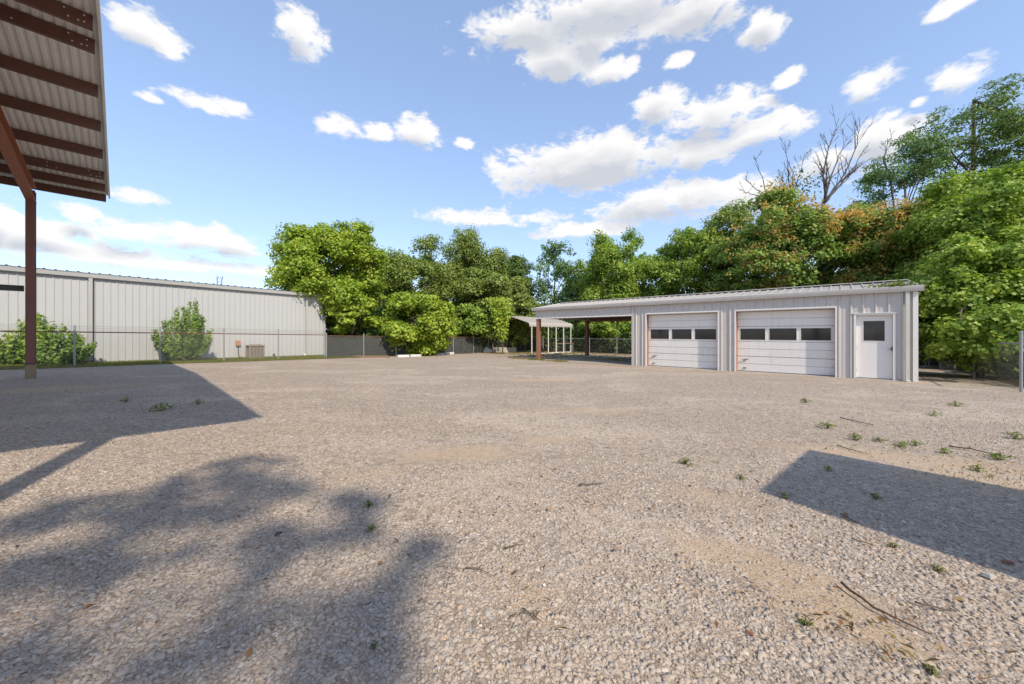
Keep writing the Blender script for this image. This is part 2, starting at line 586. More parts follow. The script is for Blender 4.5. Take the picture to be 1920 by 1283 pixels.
def gravel_ground():
    t = NT('gravel_ground')
    ob = t.co.outputs['Object']
    big = t.noise(0.35, 6, 0.6)
    med = t.noise(1.7, 6, 0.65)
    c = t.mix(t.ramp(big, 0.35, 0.65), (0.325, 0.255, 0.19), (0.36, 0.29, 0.22))
    c = t.mix(t.math('MULTIPLY', t.ramp(med, 0.5, 0.72), 0.55), c, (0.30, 0.265, 0.225))

    wn_ = t.node('ShaderNodeTexNoise')
    wn_.inputs['Scale'].default_value = 55
    wn_.inputs['Detail'].default_value = 3
    t.l.new(ob, wn_.inputs['Vector'])
    warp = t.node('ShaderNodeVectorMath', operation='MULTIPLY_ADD')
    t.l.new(wn_.outputs['Color'], warp.inputs[0])
    warp.inputs[1].default_value = (0.022, 0.022, 0.0)
    t.l.new(ob, warp.inputs[2])

    def vor(scale, feature='F1'):
        v = t.node('ShaderNodeTexVoronoi', feature=feature)
        v.inputs['Scale'].default_value = scale
        t.l.new(warp.outputs[0], v.inputs['Vector'])
        return v
    v1 = vor(46)
    v2 = vor(15)
    e1 = vor(46, 'DISTANCE_TO_EDGE')
    sep = t.node('ShaderNodeSeparateColor')
    t.l.new(v1.outputs['Color'], sep.inputs[0])
    sep2 = t.node('ShaderNodeSeparateColor')
    t.l.new(v2.outputs['Color'], sep2.inputs[0])
    # stones of different rock
    st = t.mix(sep.outputs[0], (0.20, 0.16, 0.125), (0.40, 0.33, 0.265))
    st = t.mix(t.ramp(sep.outputs[1], 0.88, 0.9), st, (0.27, 0.26, 0.25))
    st = t.mix(t.ramp(sep.outputs[2], 0.97, 0.98), st, (0.48, 0.43, 0.37))
    st = t.mix(t.ramp(sep2.outputs[1], 0.97, 0.98), st, (0.34, 0.25, 0.18))
    gap = t.ramp(e1.outputs['Distance'], 0.0, 0.07)
    st = t.mix(gap, (0.20, 0.163, 0.13), st)
    trk = t.noise(1.0, 5, 0.6, t.mapping((0.30, 0.62, 1), (3, 0, 0), (0, 0, R(28))), 1.0)
    cov = t.ramp(t.math('ADD', t.noise(4.0, 6, 0.7), t.math('MULTIPLY', big, 0.25)), 0.42, 0.62)
    c = t.mix(t.math('ADD', t.math('MULTIPLY', cov, 0.45), 0.40), c, st)
    c = t.mix(t.math('MULTIPLY', t.ramp(trk, 0.48, 0.66), 0.42), c, (0.47, 0.40, 0.325))
    c = t.mix(t.math('MULTIPLY', t.ramp(trk, 0.48, 0.34), 0.30), c, (0.25, 0.205, 0.165))
    c = t.mix(t.math('MULTIPLY', t.ramp(t.noise(9.0, 3, 0.6), 0.66, 0.74), 0.55), c, (0.17, 0.13, 0.10))
    # grit of several sizes, stays readable far off
    for (sc_, th, col_, k_) in ((26.0, 0.55, (0.145, 0.115, 0.09), 0.42), (12.0, 0.57, (0.155, 0.12, 0.095), 0.42), (5.0, 0.60, (0.18, 0.14, 0.11), 0.45), (19.0, 0.60, (0.48, 0.42, 0.36), 0.42)):
        c = t.mix(t.math('MULTIPLY', t.ramp(t.noise(sc_, 2, 0.5), th, th + 0.06), k_), c, col_)
    c = t.mix(1.0, c, (1.47, 1.42, 1.36), 'MULTIPLY')
    # bare earth
    n1 = t.noise(3.5, 8, 0.7)
    tot = None
    for (px, py, a, b, turn, k) in DIRT:
        x, y = ground_px(px, py)
        mp = t.mapping((a * 1.5, b * 1.5, 50), (x, y, 0), (0, 0, R(turn)), 'TEXTURE')
        ln = t.node('ShaderNodeVectorMath', operation='LENGTH')
        t.l.new(mp, ln.inputs[0])
        f = t.math('SUBTRACT', 1.0, ln.outputs['Value'], True)
        f = t.math('MULTIPLY', f, k)
        tot = f if tot is None else t.math('MAXIMUM', tot, f)
    dm = t.ramp(t.math('ADD', tot, t.math('MULTIPLY', t.math('SUBTRACT', n1, 0.55), 0.9)), 0.12, 0.55)
    dm = t.math('MULTIPLY', dm, t.ramp(tot, 0.0, 0.15))
    earth = t.mix(med, (0.46, 0.32, 0.20), (0.58, 0.44, 0.30))
    c = t.mix(t.math('MULTIPLY', dm, 0.72), c, earth)
    # soil and litter under the trees beyond the fence
    h = t.math('SUBTRACT', 1.0, gap)
    bmp = t.bump(t.math('SUBTRACT', sep.outputs[2], t.math('MULTIPLY', h, 0.9)), 0.7, 0.008)
    bmp = t.bump(med, 0.35, 0.05, bmp)
    return t.done(t.bsdf(c, 0.92, 0, 0.2, bmp))


M['ground'] = gravel_ground()


def stone_mat():
    t = NT('crushed_stone')
    at = t.node('ShaderNodeAttribute', attribute_name='tint')
    cr = t.node('ShaderNodeValToRGB')
    els = [(0.0, (0.215, 0.18, 0.15)), (0.25, (0.27, 0.23, 0.19)), (0.55, (0.315, 0.272, 0.228)), (0.72, (0.275, 0.25, 0.225)), (0.86, (0.35, 0.30, 0.25)),
           (0.93, (0.32, 0.235, 0.16)), (0.97, (0.255, 0.25, 0.245)), (1.0, (0.42, 0.375, 0.325))]
    cr.color_ramp.elements[0].position, cr.color_ramp.elements[0].color = 0.0, (*els[0][1], 1)
    cr.color_ramp.elements[1].position, cr.color_ramp.elements[1].color = 1.0, (*els[-1][1], 1)
    for p, c in els[1:-1]:
        e = cr.color_ramp.elements.new(p)
        e.color = (*c, 1)
    t.l.new(at.outputs['Fac'], cr.inputs[0])
    n = t.noise(120, 3, 0.6)
    c = t.mix(1.0, t.mix(t.math('MULTIPLY', n, 0.35), cr.outputs[0], (0.38, 0.325, 0.27)), (1.43, 1.38, 1.32), 'MULTIPLY')
    return t.done(t.bsdf(c, 0.9, 0, 0.25, t.bump(n, 0.3, 0.003)))


M['stone'] = stone_mat()


def grass_ground():
    t = NT('grass_ground')
    a = t.noise(1.2, 6, 0.7)
    b = t.noise(14, 4, 0.7)
    c = t.mix(t.ramp(a, 0.35, 0.65), (0.13, 0.16, 0.035), (0.30, 0.25, 0.10))
    c = t.mix(t.math('MULTIPLY', b, 0.5), c, (0.20, 0.15, 0.08))
    return t.done(t.bsdf(c, 0.95, 0, 0.1, t.bump(b, 0.6, 0.04)))


M['grass_ground'] = grass_ground()


def wood_floor():
    t = NT('woodland_floor')
    a = t.noise(2.2, 6, 0.7)
    c = t.mix(a, (0.07, 0.055, 0.03), (0.20, 0.145, 0.085))
    return t.done(t.bsdf(c, 0.95, 0, 0.1, t.bump(a, 0.6, 0.05)))


M['wood_floor'] = wood_floor()

# ------------------------------------------------------------------ ground
def sheet(name, pts, dz, mat, kind='structure'):
    v = [(x, y, gz(x, y) + dz) for x, y in pts]
    o = mesh_obj(name, v, [tuple(range(len(v)))], mat)
    return tag(o, kind=kind)


xs = sorted(set([-700, -300, -120] + list(range(-60, 61, 4)) + [120, 300, 700]))
gv = []
for d_ in xs:
    for n_ in xs:
        x, y = nd(n_, d_)
        gv.append((x, y, gz(x, y)))
nn = len(xs)
gf = [(i * nn + j, (i + 1) * nn + j, (i + 1) * nn + j + 1, i * nn + j + 1) for i in range(nn - 1) for j in range(nn - 1)]
gf = [f[::-1] for f in gf]
tag(mesh_obj('gravel_yard', gv, gf, M['ground']), kind='structure')
FD = 21.8      # left fence line (distance along DD)
FN = 29.0      # back fence line (distance along ND)
FR = -3.5      # right fence line
WD = 24.6      # warehouse wall line


def strip(name, n0, n1, d0, d1, dz, mat, jag0=0.0, step=0.6):
    """a ground sheet whose near edge (d0 side) wanders"""
    rs = random.Random(int(n0 * 10 + d1))
    k = max(2, int((n1 - n0) / step))
    a, b = [], []
    for i in range(k + 1):
        n_ = n0 + (n1 - n0) * i / k
        x, y = nd(n_, d0 + rs.uniform(-1, 1) * jag0)
        a.append((x, y, gz(x, y) + dz))
        x, y = nd(n_, d1)
        b.append((x, y, gz(x, y) + dz))
    f = [(i, i + 1, k + 2 + i, k + 1 + i) for i in range(k)]
    return tag(mesh_obj(name, a + b, f, mat), kind='structure')


strip('grass_verge', -14, 12.0, FD - 0.45, WD + 14, 0.012, M['grass_ground'], 0.18)
strip('woodland_ground', 12.0, 90, FD + 0.35, WD + 50, 0.012, M['wood_floor'], 0.15)
_v = []
for (n_, d_) in ((FN + 0.5, FD + 0.35), (FN + 60, FD + 0.35), (FN + 60, -60), (FN + 0.5, -60)):
    x, y = nd(n_, d_)
    _v.append((x, y))
sheet('woodland_ground', _v, 0.016, M['wood_floor'])
_v = [nd(n_, d_) for (n_, d_) in ((14, FR - 0.4), (FN + 0.5, FR - 0.4), (FN + 0.5, -60), (14, -60))]
sheet('woodland_ground', _v, 0.016, M['wood_floor'])


# ------------------------------------------------------------------ vegetation tools
def unit(a):
    return a / np.maximum(np.linalg.norm(a, axis=1, keepdims=True), 1e-9)


def leaf_object(name, C, Nrm, size, tint, mat, parent=None, aspect=0.42, tang=None, fold=0.16):
    N = len(C)
    Nrm = unit(Nrm)
    if tang is None:
        tang = rng.normal(size=(N, 3))
    T = unit(tang - Nrm * np.sum(tang * Nrm, axis=1, keepdims=True))
    B = np.cross(Nrm, T)
    s = size[:, None]
    V = np.empty((N, 4, 3))
    V[:, 0] = C - T * s * 0.5
    V[:, 1] = C + B * s * aspect + Nrm * s * fold - T * s * 0.08
    V[:, 2] = C + T * s * 0.5
    V[:, 3] = C - B * s * aspect + Nrm * s * fold - T * s * 0.08
    idx = np.arange(N)[:, None] * 4
    loops = np.concatenate([idx + 0, idx + 3, idx + 2, idx + 0, idx + 2, idx + 1], axis=1).ravel()
    me = bpy.data.meshes.new(name)
    me.vertices.add(4 * N)
    me.vertices.foreach_set('co', V.ravel())
    me.loops.add(6 * N)
    me.loops.foreach_set('vertex_index', loops.astype(np.int32))
    me.polygons.add(2 * N)
    me.polygons.foreach_set('loop_start', (np.arange(2 * N) * 3).astype(np.int32))
    me.polygons.foreach_set('loop_total', np.full(2 * N, 3, dtype=np.int32))
    at = me.attributes.new('tint', 'FLOAT', 'POINT')
    at.data.foreach_set('value', np.repeat(np.clip(tint, 0, 1), 4))
    me.materials.append(mat)
    me.update(calc_edges=True)
    o = bpy.data.objects.new(name, me)
    col.objects.link(o)
    if parent:
        o.parent = parent
    return o


def rand_dir(n):
    return unit(rng.normal(size=(n, 3)))


def lobes_for(rx, ry, rz, n, lobe=0.32, low=-0.75, shell=(0.55, 0.92)):
    d = rand_dir(n * 4)
    d = d[d[:, 2] > low][:n]
    r = rng.uniform(shell[0], shell[1], size=(len(d), 1))
    c = d * r * np.array([rx, ry, rz])
    rad = (rx + ry + rz) / 3 * lobe * rng.uniform(0.65, 1.25, size=len(d))
    return c, rad


def crown_leaves(lc, lr, clumps, per, clump_r, leaf, up=0.45, droop=0.0, flat=0.7, inner=0.12):
    """leaf centres, normals, sizes and tints for clumps on the skin of lobes"""
    Cs, Ns, Ts = [], [], []
    for c, r in zip(lc, lr):
        k = max(4, int(clumps * (r / np.mean(lr)) ** 2))
        d = rand_dir(k)
        d[:, 2] = np.where(d[:, 2] < -0.5, -d[:, 2], d[:, 2])
        cc = c + d * r * rng.uniform(0.6, 1.08, size=(k, 1)) * np.array([1, 1, 0.9])
        ct = rng.normal(0, 0.10, size=k)
        for j in range(k):
            m = max(3, int(per * rng.uniform(0.6, 1.4)))
            e = rand_dir(m) * rng.uniform(0.25, 1.0, size=(m, 1)) ** 0.6
            off = e * clump_r * rng.uniform(0.7, 1.3) * np.array([1, 1, flat])
            off[:, 2] -= droop * np.sum(off[:, :2] ** 2, axis=1)
            Cs.append(cc[j] + off)
            Ns.append(d[j] * 0.6 + e * 0.5 + np.array([0, 0, up]) + rng.normal(0, 0.45, size=(m, 3)))
            Ts.append(np.full(m, 0.5 + ct[j]) + rng.normal(0, 0.16, size=m) + 0.06 * e[:, 2])
        m = int(k * per * inner)
        if m:
            e = rand_dir(m) * rng.uniform(0, 0.7, size=(m, 1))
            Cs.append(c + e * r)
            Ns.append(rand_dir(m) + np.array([0, 0, 0.3]))
            Ts.append(rng.normal(0.42, 0.14, size=m))
    C, N_, T_ = np.concatenate(Cs), np.concatenate(Ns), np.concatenate(Ts)
    return C, N_, leaf * rng.uniform(0.7, 1.3, size=len(C)), T_


def limb(mb, a, b, r0, r1, rs, sag=0.12, n=5, sides=6):
    a, b = Vector(a), Vector(b)
    L = (b - a).length
    pts, rad = [], []
    off = Vector((rs.uniform(-1, 1), rs.uniform(-1, 1), rs.uniform(-0.2, 1))) * L * sag
    for i in range(n + 1):
        t = i / n
        p = a.lerp(b, t) + off * math.sin(math.pi * t) + Vector((rs.uniform(-1, 1), rs.uniform(-1, 1), rs.uniform(-1, 1))) * L * 0.015
        pts.append(p)
        rad.append(r0 + (r1 - r0) * t)
    mb.tube(pts, rad, sides)


def tree(name, label, px, Z, hw, top, bot, leaf, pal, nl=34, clumps=16, per=26, lobe=0.32, cr=0.42, trunk_r=0.16, depth=1.0, seed=0, group=None,
         seeds=0.0, flat=0.7, droop=0.0, up=0.45, low=-0.75, shell=(0.55, 0.92), inner=0.22, trunk_to=0.6, base=None, lean=(0, 0), extra=None, cat='tree', limbs=14, aspect=0.42):
    """crown given by the photo rows/columns it fills at distance Z"""
    global rng
    rng = np.random.default_rng(100 + seed)
    rs = random.Random(seed)
    X = (px - 960) / F_PX * Z
    zt = CAM_H + (HOR - top) / F_PX * Z
    zb = CAM_H + (HOR - bot) / F_PX * Z
    bx, by = base if base else (X, Z)
    g = gz(bx, by)
    e = empty(name, (bx, by, g), 0, label, cat, group)
    cx, cy, cz = X - bx, Z - by, (zt + zb) / 2 - g
    rx, rz = hw / F_PX * Z * 0.90, (zt - zb) / 2 * 0.93
    cz -= rz * 0.05
    ry = rx * depth
    lc, lr = lobes_for(rx, ry, rz, nl, lobe, low, shell)
    lc = lc + np.array([cx, cy, cz])
    if extra:
        for (ex, etop, er, *dy) in extra:
            dz_ = dy[0] if dy else 0.0
            ze_ = Z + dz_
            p = np.array([[(ex - 960) / F_PX * ze_ - bx, cy + (dz_ if dy else rs.uniform(-0.3, 0.3) * ry), CAM_H + (HOR - etop) / F_PX * ze_ - er * 0.8 - g]])
            lc = np.concatenate([lc, p])
            lr = np.concatenate([lr, [er]])
    # wood
    mb = MB()
    topz = zb - g + (zt - zb) * trunk_to
    tp = []
    for i in range(7):
        t = i / 6
        tp.append((cx * t * 0.9 + rs.uniform(-1, 1) * 0.10 * i / 6, cy * t * 0.9 + rs.uniform(-1, 1) * 0.10 * i / 6, -0.15 + (topz + 0.15) * t))
    trr = [trunk_r * (1.35 if i == 0 else 1 - 0.6 * i / 6) for i in range(7)]
    mb.tube(tp, trr, 9)
    order = list(range(len(lc)))
    rs.shuffle(order)
    for i in order[:limbs]:
        j = rs.randint(2, 6)
        limb(mb, tp[j], lc[i], trr[j] * 0.6, 0.02, rs)
    mb.build('trunk', M['bark'], e, True)
    C, Nr, S, T = crown_leaves(lc, lr, clumps, per, cr, leaf, up, droop, flat, inner)
    keep = C[:, 2] > 0.05
    leaf_object('crown', C[keep], Nr[keep], S[keep], T[keep], LM[pal], e, aspect)
    if seeds:
        k = int(len(C) * seeds)
        dz = (C[:, 2] - cz) / rz
        pr = np.clip(0.75 + 0.35 * dz, 0.05, 1.2) * np.where(C[:, 1] < cy, 1.0, 0.15)
        pr *= (np.sin(C[:, 0] * 1.7 + seed) * np.sin(C[:, 2] * 2.1) * np.sin(C[:, 1] * 1.9 + 1) > 0.02)
        pr /= pr.sum()
        pick = rng.choice(len(C), size=k, p=pr, replace=False)
        reps = 7
        cc = np.repeat(C[pick], reps, axis=0) + rng.normal(0, 0.13, size=(k * reps, 3)) + np.array([0, 0, 0.14])
        o_ = C[pick] - np.array([cx, cy, cz])
        cc += np.repeat(unit(o_), reps, axis=0) * 0.38
        leaf_object('seed_clusters', cc, rng.normal(size=(len(cc), 3)) + np.array([0, -0.3, 0.5]), rng.uniform(0.09, 0.18, size=len(cc)), rng.uniform(0, 1, len(cc)), LM['seed'], e)
    return e

# ------------------------------------------------------------------ steel canopy on the left
N2 = Vector((0.684, 0.7295, 0))
D2 = Vector((-0.7295, 0.684, 0))
CORN = Vector((-12.74, 11.62, 0))
can_g = gz(-13.6, 10.4)
canopy = empty('steel_canopy', (CORN.x, CORN.y, 0), math.atan2(-N2.y, -N2.x),
               'tall open steel canopy with brown posts and galvanised ribbed roof', 'canopy')
SPAN, PITCH, ZE = 16.2, 0.083, 5.43 + 0.22       # sheet height above datum at the eaves
CLEN = 15.0
RIDGE = SPAN / 2


def roofz(y):
    return ZE + PITCH * (y if y <= RIDGE else SPAN - y)


def rib_profile(x0, x1, pitch=0.305, h=0.032, top=0.03, base=0.07, sign=1.0, off=0.0, minor=True):
    """polyline of a ribbed sheet: list of (x, height)"""
    pts = [(x0, 0.0)]
    k0 = int(math.floor((x0 - off) / pitch)) - 1
    k1 = int(math.ceil((x1 - off) / pitch)) + 1
    for k in range(k0, k1 + 1):
        c = off + k * pitch
        for dx, hh in ((-base / 2, 0), (-top / 2, h), (top / 2, h), (base / 2, 0)):
            if x0 < c + dx < x1:
                pts.append((c + dx, hh * sign))
        if minor:
            for q in (pitch * 0.36, pitch * 0.64):
                for dx, hh in ((-0.018, 0), (0, 0.006), (0.018, 0)):
                    if x0 < c + q + dx < x1:
                        pts.append((c + q + dx, hh * sign))
    pts.append((x1, 0.0))
    out = [pts[0]]
    for p in pts[1:]:
        if p[0] - out[-1][0] > 1e-5:
            out.append(p)
    return out


# roof sheets: one mesh per slope, copies side by side
def slope_mesh(name, y0, y1, w):
    pr = rib_profile(0, w + 0.012, 0.1143, 0.028, 0.03, 0.075, 1, 0.05, False)
    v = [(x, y0, roofz(y0) + h) for x, h in pr] + [(x, y1, roofz(y1) + h) for x, h in pr]
    n = len(pr)
    me = bpy.data.meshes.new(name)
    me.from_pydata(v, [], [(i, i + 1, n + i + 1, n + i) for i in range(n - 1)])
    me.materials.append(M['galv'])
    return me


W = 0.9144
me_a = slope_mesh('roof_sheet', -0.12, RIDGE + 0.005, W)
me_b = slope_mesh('roof_sheet', RIDGE - 0.005, SPAN + 0.12, W)
for i in range(int(CLEN / W)):
    shared('roof_sheet', me_a, canopy, (i * W, 0, 0.0015 * (i % 2)))
    shared('roof_sheet', me_b, canopy, (i * W, 0, 0.0015 * (i % 2)))
clen = int(CLEN / W) * W
# rake trim strips
for (a, b) in ((-0.12, RIDGE), (RIDGE, SPAN + 0.12)):
    mb = MB()
    for (y0, y1) in ((a, b),):
        p = [(-0.035, 0, -0.075), (0.0, 0, -0.075), (0.0, 0, 0.055), (-0.035, 0, 0.055)]
        v = [(x, y0, roofz(y0) + z) for x, _, z in p] + [(x, y1, roofz(y1) + z) for x, _, z in p]
        mb.add(v, [(0, 1, 5, 4), (1, 2, 6, 5), (2, 3, 7, 6), (3, 0, 4, 7), (0, 3, 2, 1), (4, 5, 6, 7)])
    mb.build('rake_trim', M['galv'], canopy)
# purlins (C sections), their lower flange forward
pys = [0.0, 0.92, 1.86, 3.33, 4.84, 6.32, 7.75, 8.45, 9.9, 11.36, 12.87, 14.3, 15.28, SPAN]


def c_sec(x0, x1, y, z0, z1, sg):
    mb = MB()
    mb.box(x0, x1, y - 0.004, y + 0.004, z0, z1)
    mb.box(x0, x1, min(y + 0.0045 * sg, y + 0.065 * sg), max(y + 0.0045 * sg, y + 0.065 * sg), z0, z0 + 0.006)
    mb.box(x0, x1, min(y + 0.0045 * sg, y + 0.065 * sg), max(y + 0.0045 * sg, y + 0.065 * sg), z1 - 0.006, z1)
    mb.box(x0, x1, min(y + 0.061 * sg, y + 0.065 * sg), max(y + 0.061 * sg, y + 0.065 * sg), z0 + 0.0065, z0 + 0.022)
    return mb


for i, y in enumerate(pys):
    z = roofz(y)
    o = c_sec(0.05, clen - 0.05, y, z - 0.225, z - 0.006, -1 if y < RIDGE else -1).build('purlin', M['purlin'], canopy)
    if i in (2, 6, 7):
        for (bx, bz) in ((0.14, -0.06), (0.14, -0.16), (0.34, -0.06), (0.3, -0.17), (0.2, -0.17), (1.05, -0.06), (1.05, -0.16), (0.9, -0.17)):
            MB().tube([(bx, y + 0.004, z + bz), (bx, y + 0.013, z + bz)], 0.011, 6).build('bolt', M['bolt'], o)
# frames: column, rafter
for fx in (1.47, 7.57, 13.4):
    for side in (0, 1):
        yc = 0.28 if side == 0 else SPAN - 0.28
        sg = 1 if side == 0 else -1
        wx, wy = CORN.x - N2.x * fx - D2.x * yc, CORN.y - N2.y * fx - D2.y * yc
        g = gz(wx, wy)
        zt = roofz(yc) - 0.38
        mb = MB()
        hx, hy = 0.085, 0.115
        mb.box(fx - hx, fx + hx, yc - hy, yc - hy + 0.02, g + 0.42, zt)
        mb.box(fx - hx, fx + hx, yc + hy - 0.02, yc + hy, g + 0.42, zt)
        mb.box(fx - 0.009, fx + 0.009, yc - hy + 0.0205, yc + hy - 0.0205, g + 0.42, zt)
        c = mb.build('column', M['column'], canopy, bevel=0.004)
        MB().box(fx - 0.10, fx + 0.10, yc - 0.13, yc + 0.13, g + 0.395, g + 0.418).build('base_plate', M['dark_metal'], c)
        MB().box(fx - 0.09, fx + 0.09, yc - 0.12, yc + 0.12, g - 0.3, g + 0.394).build('concrete_pier', M['pier'], c, bevel=0.02)
        # rafter from this column to the ridge
        y0, y1 = yc - 0.15 * sg, RIDGE
        d0, d1 = 0.52, 0.34
        mb = MB()

        def seg(xa, xb, ya, yb, ta, tb, ba, bb):
            v = [(xa, ya, ba), (xb, ya, ba), (xb, yb, bb), (xa, yb, bb), (xa, ya, ta), (xb, ya, ta), (xb, yb, tb), (xa, yb, tb)]
            f = [(0, 3, 2, 1), (4, 5, 6, 7), (0, 1, 5, 4), (1, 2, 6, 5), (2, 3, 7, 6), (3, 0, 4, 7)]
            if yb < ya:
                f = [q[::-1] for q in f]
            mb.add(v, f)
        za, zb_ = roofz(y0) - 0.235, roofz(y1) - 0.235
        seg(fx - 0.09, fx + 0.09, y0, y1, za, zb_, za - 0.018, zb_ - 0.018)
        seg(fx - 0.09, fx + 0.09, y0, y1, za - d0 + 0.1, zb_ - d1 + 0.02, za - d0 + 0.08, zb_ - d1)
        seg(fx - 0.008, fx + 0.008, y0, y1, za - 0.0185, zb_ - 0.0185, za - d0 + 0.1005, zb_ - d1 + 0.0205)
        mb.build('rafter', M['primer'], canopy, bevel=0.003)
# wall girt beyond the first frame
g = gz(-13.6, 10.4)
c_sec(1.6, clen - 0.1, 0.12, g + 2.44, g + 2.60, 1).build('girt', M['dark_metal'], canopy)

# ------------------------------------------------------------------ white shed with garage doors
SC = Vector((12.83, 11.68, 0))
shed_z = gz(12.83, 11.68)
shed = empty('metal_shed', (SC.x, SC.y, shed_z), math.atan2(DD.y, DD.x),
             'long pale metal shed with two garage doors and an open bay at one end', 'shed')
SL, SE, SDEP = 15.3, 9.33, 5.8
EAVE = 2.90
SP = 0.165


def ribbed(name, x0, x1, z0, z1, y, mat, parent, sign=1.0, h=0.038):
    pr = rib_profile(x0, x1, 0.305, h, 0.03, 0.07, sign)
    n = len(pr)
    v = [(x, y + hh, z0) for x, hh in pr] + [(x, y + hh, z1) for x, hh in pr]
    f = [(i, n + i, n + i + 1, i + 1) for i in range(n - 1)]
    if sign < 0:
        f = [q[::-1] for q in f]
    return mesh_obj(name, v, f, mat, parent)


OPEN = [(0.465, 1.445, 2.20), (1.93, 4.97, 2.45), (5.62, 8.65, 2.45)]
cells = []
cuts = [0.0]
x = 0.0
edges = sorted([e for o in OPEN for e in o[:2]] + [SE])
while x < SE - 1e-6:
    nx = min([e for e in edges if e > x + 1e-6] + [x + 0.9144, SE])
    cells.append((x, nx))
    x = nx
for (a, b) in cells:
    mid = (a + b) / 2
    z0 = -0.02
    for (oa, ob, oh) in OPEN:
        if oa < mid < ob:
            z0 = oh + 0.001
    ribbed('wall_panel', a, b, z0, EAVE + 0.08, 0.0, M['siding'], shed)
x = SE
while x < SL - 1e-6:
    nx = min(x + 0.9144, SL)
    ribbed('header_panel', x, nx, 2.45, EAVE + 0.08, 0.0, M['siding'], shed)
    ribbed('rear_header_panel', x, nx, 2.42, EAVE + 0.06, -SDEP, M['siding'], shed, -1)
    x = nx
x = 0.0
while x < SE - 1e-6:
    nx = min(x + 0.9144, SE)
    ribbed('rear_wall_panel', x, nx, -0.15, EAVE + 0.06, -SDEP, M['siding'], shed, -1)
    x = nx


def gable(x, name, sign, z0):
    """end wall across the depth, with the roof's slope at its top"""
    k = 7
    for i in range(k):
        ya, yb = -SDEP * i / k - 0.01, -SDEP * (i + 1) / k - 0.01
        pr = rib_profile(-yb, -ya, 0.305, 0.03, 0.035, 0.085, 1) if -yb < -ya else rib_profile(-ya, -yb, 0.305, 0.03, 0.035, 0.085, 1)
        v, n = [], len(pr)
        for zz in (0, 1):
            for (q, hh) in pr:
                yy = -q
                top = EAVE + 0.10 + SP * min(-yy, SDEP + yy)
                v.append((x + hh * sign, yy, z0 if zz == 0 else top))
        mesh_obj(name, v, [(j, j + 1, n + j + 1, n + j) for j in range(n - 1)], M['siding'], shed)


gable(-0.005, 'end_wall_panel', -1, -0.1)
gable(SE - 0.09, 'partition_panel', 1, -0.1)
gable(SL - 0.005, 'end_header_panel', 1, 2.45)
# roof
me_rf = []
for sgn in (0, 1):
    pr = rib_profile(0, W + 0.012, 0.305, 0.034, 0.03, 0.08, 1, 0.05, False)
    ya, yb = (0.16, -SDEP / 2) if sgn == 0 else (-SDEP / 2, -SDEP - 0.16)

    def rzf(y):
        return EAVE + 0.115 + SP * min(-y, SDEP + y)
    v = [(x_, ya, rzf(ya) + hh) for x_, hh in pr] + [(x_, yb, rzf(yb) + hh) for x_, hh in pr]
    n = len(pr)
    me = bpy.data.meshes.new('roof_panel')
    me.from_pydata(v, [], [(i, i + 1, n + i + 1, n + i) for i in range(n - 1)])
    me.flip_normals()
    me.materials.append(M['roof'])
    me_rf.append(me)
nrs = 17
for i in range(nrs):
    for sgn in (0, 1):
        shared('roof_panel', me_rf[sgn], shed, (-0.1 + i * W, 0, 0.0015 * (i % 2)))
RL0, RL1 = -0.1, -0.1 + nrs * W
MB().extrude([(0, 0.16 - SDEP / 2, 0), (0, -SDEP / 2, 0.03), (0, -0.16 - SDEP / 2, 0), (0, -SDEP / 2, 0.042)], (RL0, 0, EAVE + 0.155 + SP * SDEP / 2), (RL1, 0, EAVE + 0.155 + SP * SDEP / 2)).build('ridge_cap', M['roof'], shed)
for xx in (RL0 - 0.004, RL1 - 0.02):
    mb = MB()
    for (ya, yb) in ((0.15, -SDEP / 2), (-SDEP / 2, -SDEP - 0.15)):
        v = []
        for y in (ya, yb):
            z = rzf(y)
            v += [(xx, y, z - 0.13), (xx + 0.03, y, z - 0.13), (xx + 0.03, y, z + 0.05), (xx, y, z + 0.05)]
        mb.add(v, [(0, 1, 5, 4), (1, 2, 6, 5), (2, 3, 7, 6), (3, 0, 4, 7), (0, 3, 2, 1), (4, 5, 6, 7)])
    mb.build('rake_trim', M['gutter'], shed)
# purlins under the open bay roof
for yy in (-0.12, -1.4, -2.75, -3.05, -4.4, -SDEP + 0.12):
    z = rzf(yy)
    MB().box(SE - 0.02, SL - 0.05, yy - 0.03, yy + 0.03, z - 0.19, z - 0.012).build('purlin', M['primer'], shed)
# gutter in three lengths
gx = [RL0 - 0.05, 5.3, 10.5, RL1 + 0.03]
for i in range(3):
    a, b = gx[i] + 0.002, gx[i + 1] - 0.002
    prof = [(0, 0.045, 0.0), (0, 0.15, 0.0), (0, 0.185, 0.085), (0, 0.20, 0.165), (0, 0.185, 0.175), (0, 0.178, 0.165), (0, 0.165, 0.09), (0, 0.14, 0.012), (0, 0.057, 0.012), (0, 0.057, 0.17), (0, 0.045, 0.17)]
    MB().extrude(prof, (a, 0, EAVE - 0.02), (b, 0, EAVE - 0.02)).build('gutter', M['gutter'], shed)
    if i:
        MB().extrude([(0, 0.043, -0.004), (0, 0.153, -0.004), (0, 0.189, 0.084), (0, 0.205, 0.166), (0, 0.19, 0.18), (0, 0.043, 0.18)], (a - 0.025, 0, EAVE - 0.02), (a + 0.025, 0, EAVE - 0.02)).build('gutter_joint', M['gutter'], shed)
for xx in (gx[0] - 0.006, gx[3]):
    MB().extrude([(0, 0.043, -0.003), (0, 0.152, -0.003), (0, 0.188, 0.085), (0, 0.203, 0.166), (0, 0.186, 0.178), (0, 0.043, 0.178)], (xx, 0, EAVE - 0.02), (xx + 0.006, 0, EAVE - 0.02)).build('gutter_end', M['gutter'], shed)
